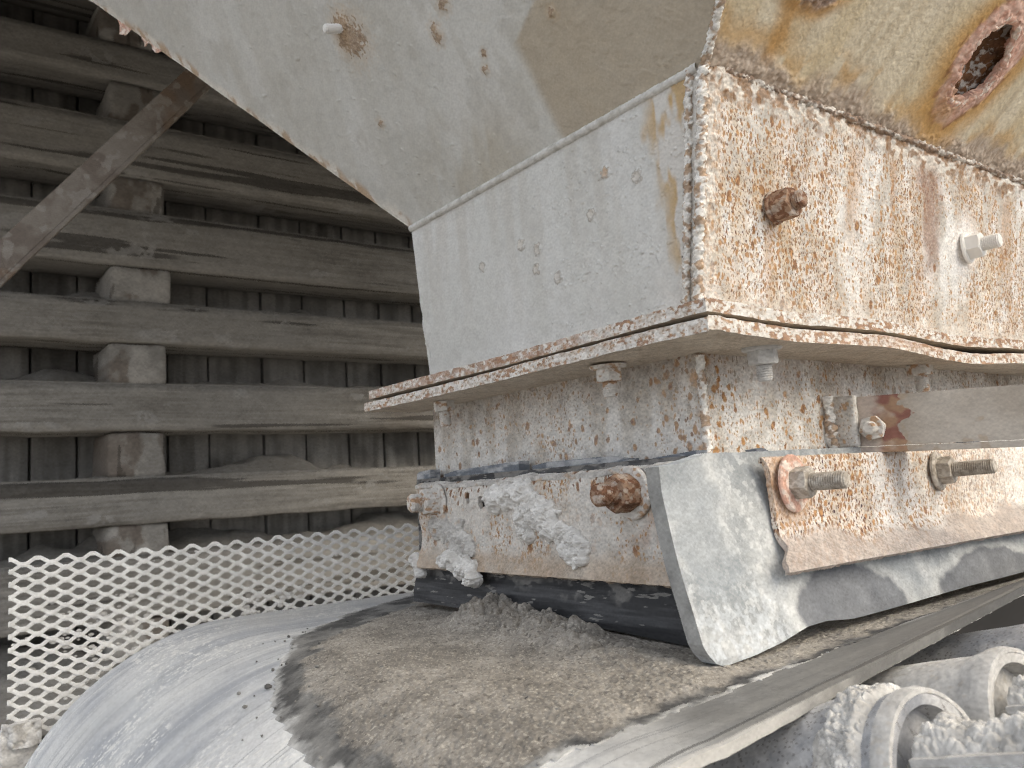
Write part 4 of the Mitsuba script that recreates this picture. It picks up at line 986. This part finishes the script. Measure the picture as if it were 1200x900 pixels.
# ------------------------------------------------------------------ idler rolls under the near edge
TILT = math.radians(14); RA = np.array([0, -math.cos(TILT), math.sin(TILT)])   # outward along the roll
UPV = np.array([0, math.sin(TILT), math.cos(TILT)])
def idler(cx, cz, first, label):
    k = thing('idler_roll', label, 'idler roller', 'idler rolls under the near belt edge')
    C = np.array([cx, -.200, cz]); R = .0425
    prof = [(0, -.36), (R, -.36), (R, -.012), (R * 1.02, -.010), (R * 1.05, -.004), (R * 1.05, .004), (R * .98, .006), (R * .86, .005), (R * .84, -.006), (.012, -.008), (0, -.008)]
    pr = [prof[0]] + [(r, z) for (r, z) in prof[1:2]] + [(R, zz) for zz in np.linspace(-.33, -.012, 90)] + prof[3:]
    body = revolve(pr, 72); body = place(body, C, RA)
    body = rough(body, .0006, 90, 3)
    obj('shell', body, 'roll_steel' if first != 1 else 'steel_white', k, smooth=40)
    obj('rim', place(rough(revolve([(R * .985, -.003), (R * 1.065, -.003), (R * 1.075, .002), (R * 1.04, .0065), (R * .985, .0065), (R * .96, .004), (R * .985, -.003)], 90), .0005, 150, 4), C, RA), 'steel_white', k, smooth=40)
    obj('shaft', place(revolve([(0, -.01), (.0125, -.01), (.0125, .020), (.011, .022), (0, .022)], 30), C, RA), 'steel_white', k, smooth=40)
    # bracket: folded plate running out from the roll end, its top buried in dust
    X = np.array([1.0, 0, 0]); B0 = C + RA * .010 + UPV * .005 - X * .006
    def top(s, t):
        a, o = lerp(-.024, .026, s), lerp(0, .062, t)
        u = .016 - .020 * (np.abs(a) / .026) ** 2.2 + .004 * t
        p = B0 + a[..., None] * X + o[..., None] * RA + u[..., None] * UPV
        h = .0012 + (crumbs(a, o, .0052, 7) * .0032 + crumbs(a, o, .0026, 8) * .0022 + .004 * N(np.stack([a, o, 0 * a], -1), 160, 4)) * sst(1.02, .86, t) * sst(0, .12, s) * sst(1, .9, s)
        h = h + .006 * sst(.45, .05, t) * (1 + N(np.stack([a, o, 0 * a], -1), 60, 3))
        return p + h[..., None] * UPV
    v, f = grid(130, 150, top); obj('caked_dust', thicken(v, f, -UPV * .004), 'caked_dust', k)
    def web(a0_, a1_, u0, u1, o0, o1, th, dirn):
        def fn(s, t): 
            p = B0 + lerp(a0_, a1_, s)[..., None] * X + lerp(o0, o1, t)[..., None] * RA + lerp(u0, u1, s)[..., None] * UPV
            return p + UPV * .0008 * N(p, 120, 2)[..., None]
        v, f = grid(24, 40, fn); return thicken(v, f, dirn * th)
    obj('bracket', join(web(-.024, .026, .0135, .0175, .0, .064, .0035, -UPV), web(-.024, -.0235, .014, -.050, .018, .064, .004, X), web(.026, .0255, .016, -.050, .0, .064, .004, -X)), 'steel_white', k, smooth=40)
    bolt(k, B0 + RA * .034 - X * .024 - UPV * .016, -X, 'steel_white', af=.019, h=.010, r=.0062, L=.015, washer=.013, roll=.2, lump=.0006, seed=6)
    bolt(k, B0 + RA * .065 + X * .001 - UPV * .020, RA, 'steel_white', af=.017, h=.008, r=.0052, L=.012, washer=None, roll=.5, lump=.0008, seed=7)
    # dust caked round the shell next to the rim
    def ringd(s, t):
        a = lerp(-.2, 3.75, s); o = lerp(-.047, -.006, t)
        q = np.stack([np.cos(a) * R, np.sin(a) * R, o], -1)
        lim = sst(0, .40, t + N(q, 45, 3) * .7 - .12) * sst(0, .06, s) * sst(1, .94, s) * sst(1.0, .80, t)
        h = lim * (.0030 + .0065 * N(q, 55, 4) + .0040 * N(q, 150, 4, 2) + crumbs(a * R, o, .0055, 9) * .0022 + crumbs(a * R, o, .0028, 10) * .0018)
        r = R - .0006 + h
        return C + (r * np.cos(a))[..., None] * X + (r * np.sin(a))[..., None] * UPV + o[..., None] * RA
    if first == 0:
        v, f = grid(330, 130, ringd); obj('caked_dust', thicken(v, f, -UPV * .0004), 'caked_dust', k, label='thick lumpy ring of white dust round the roll next to its rim')
    return k
idler(-.093, -.2575, 0, 'nearest idler roll under the belt edge, with a lumpy collar of white dust')
idler(.004, -.2535, 1, 'second idler roll under the belt edge, pale with a clean white rim')
idler(.112, -.248, 2, 'third idler roll, in shadow under the belt at the right edge')
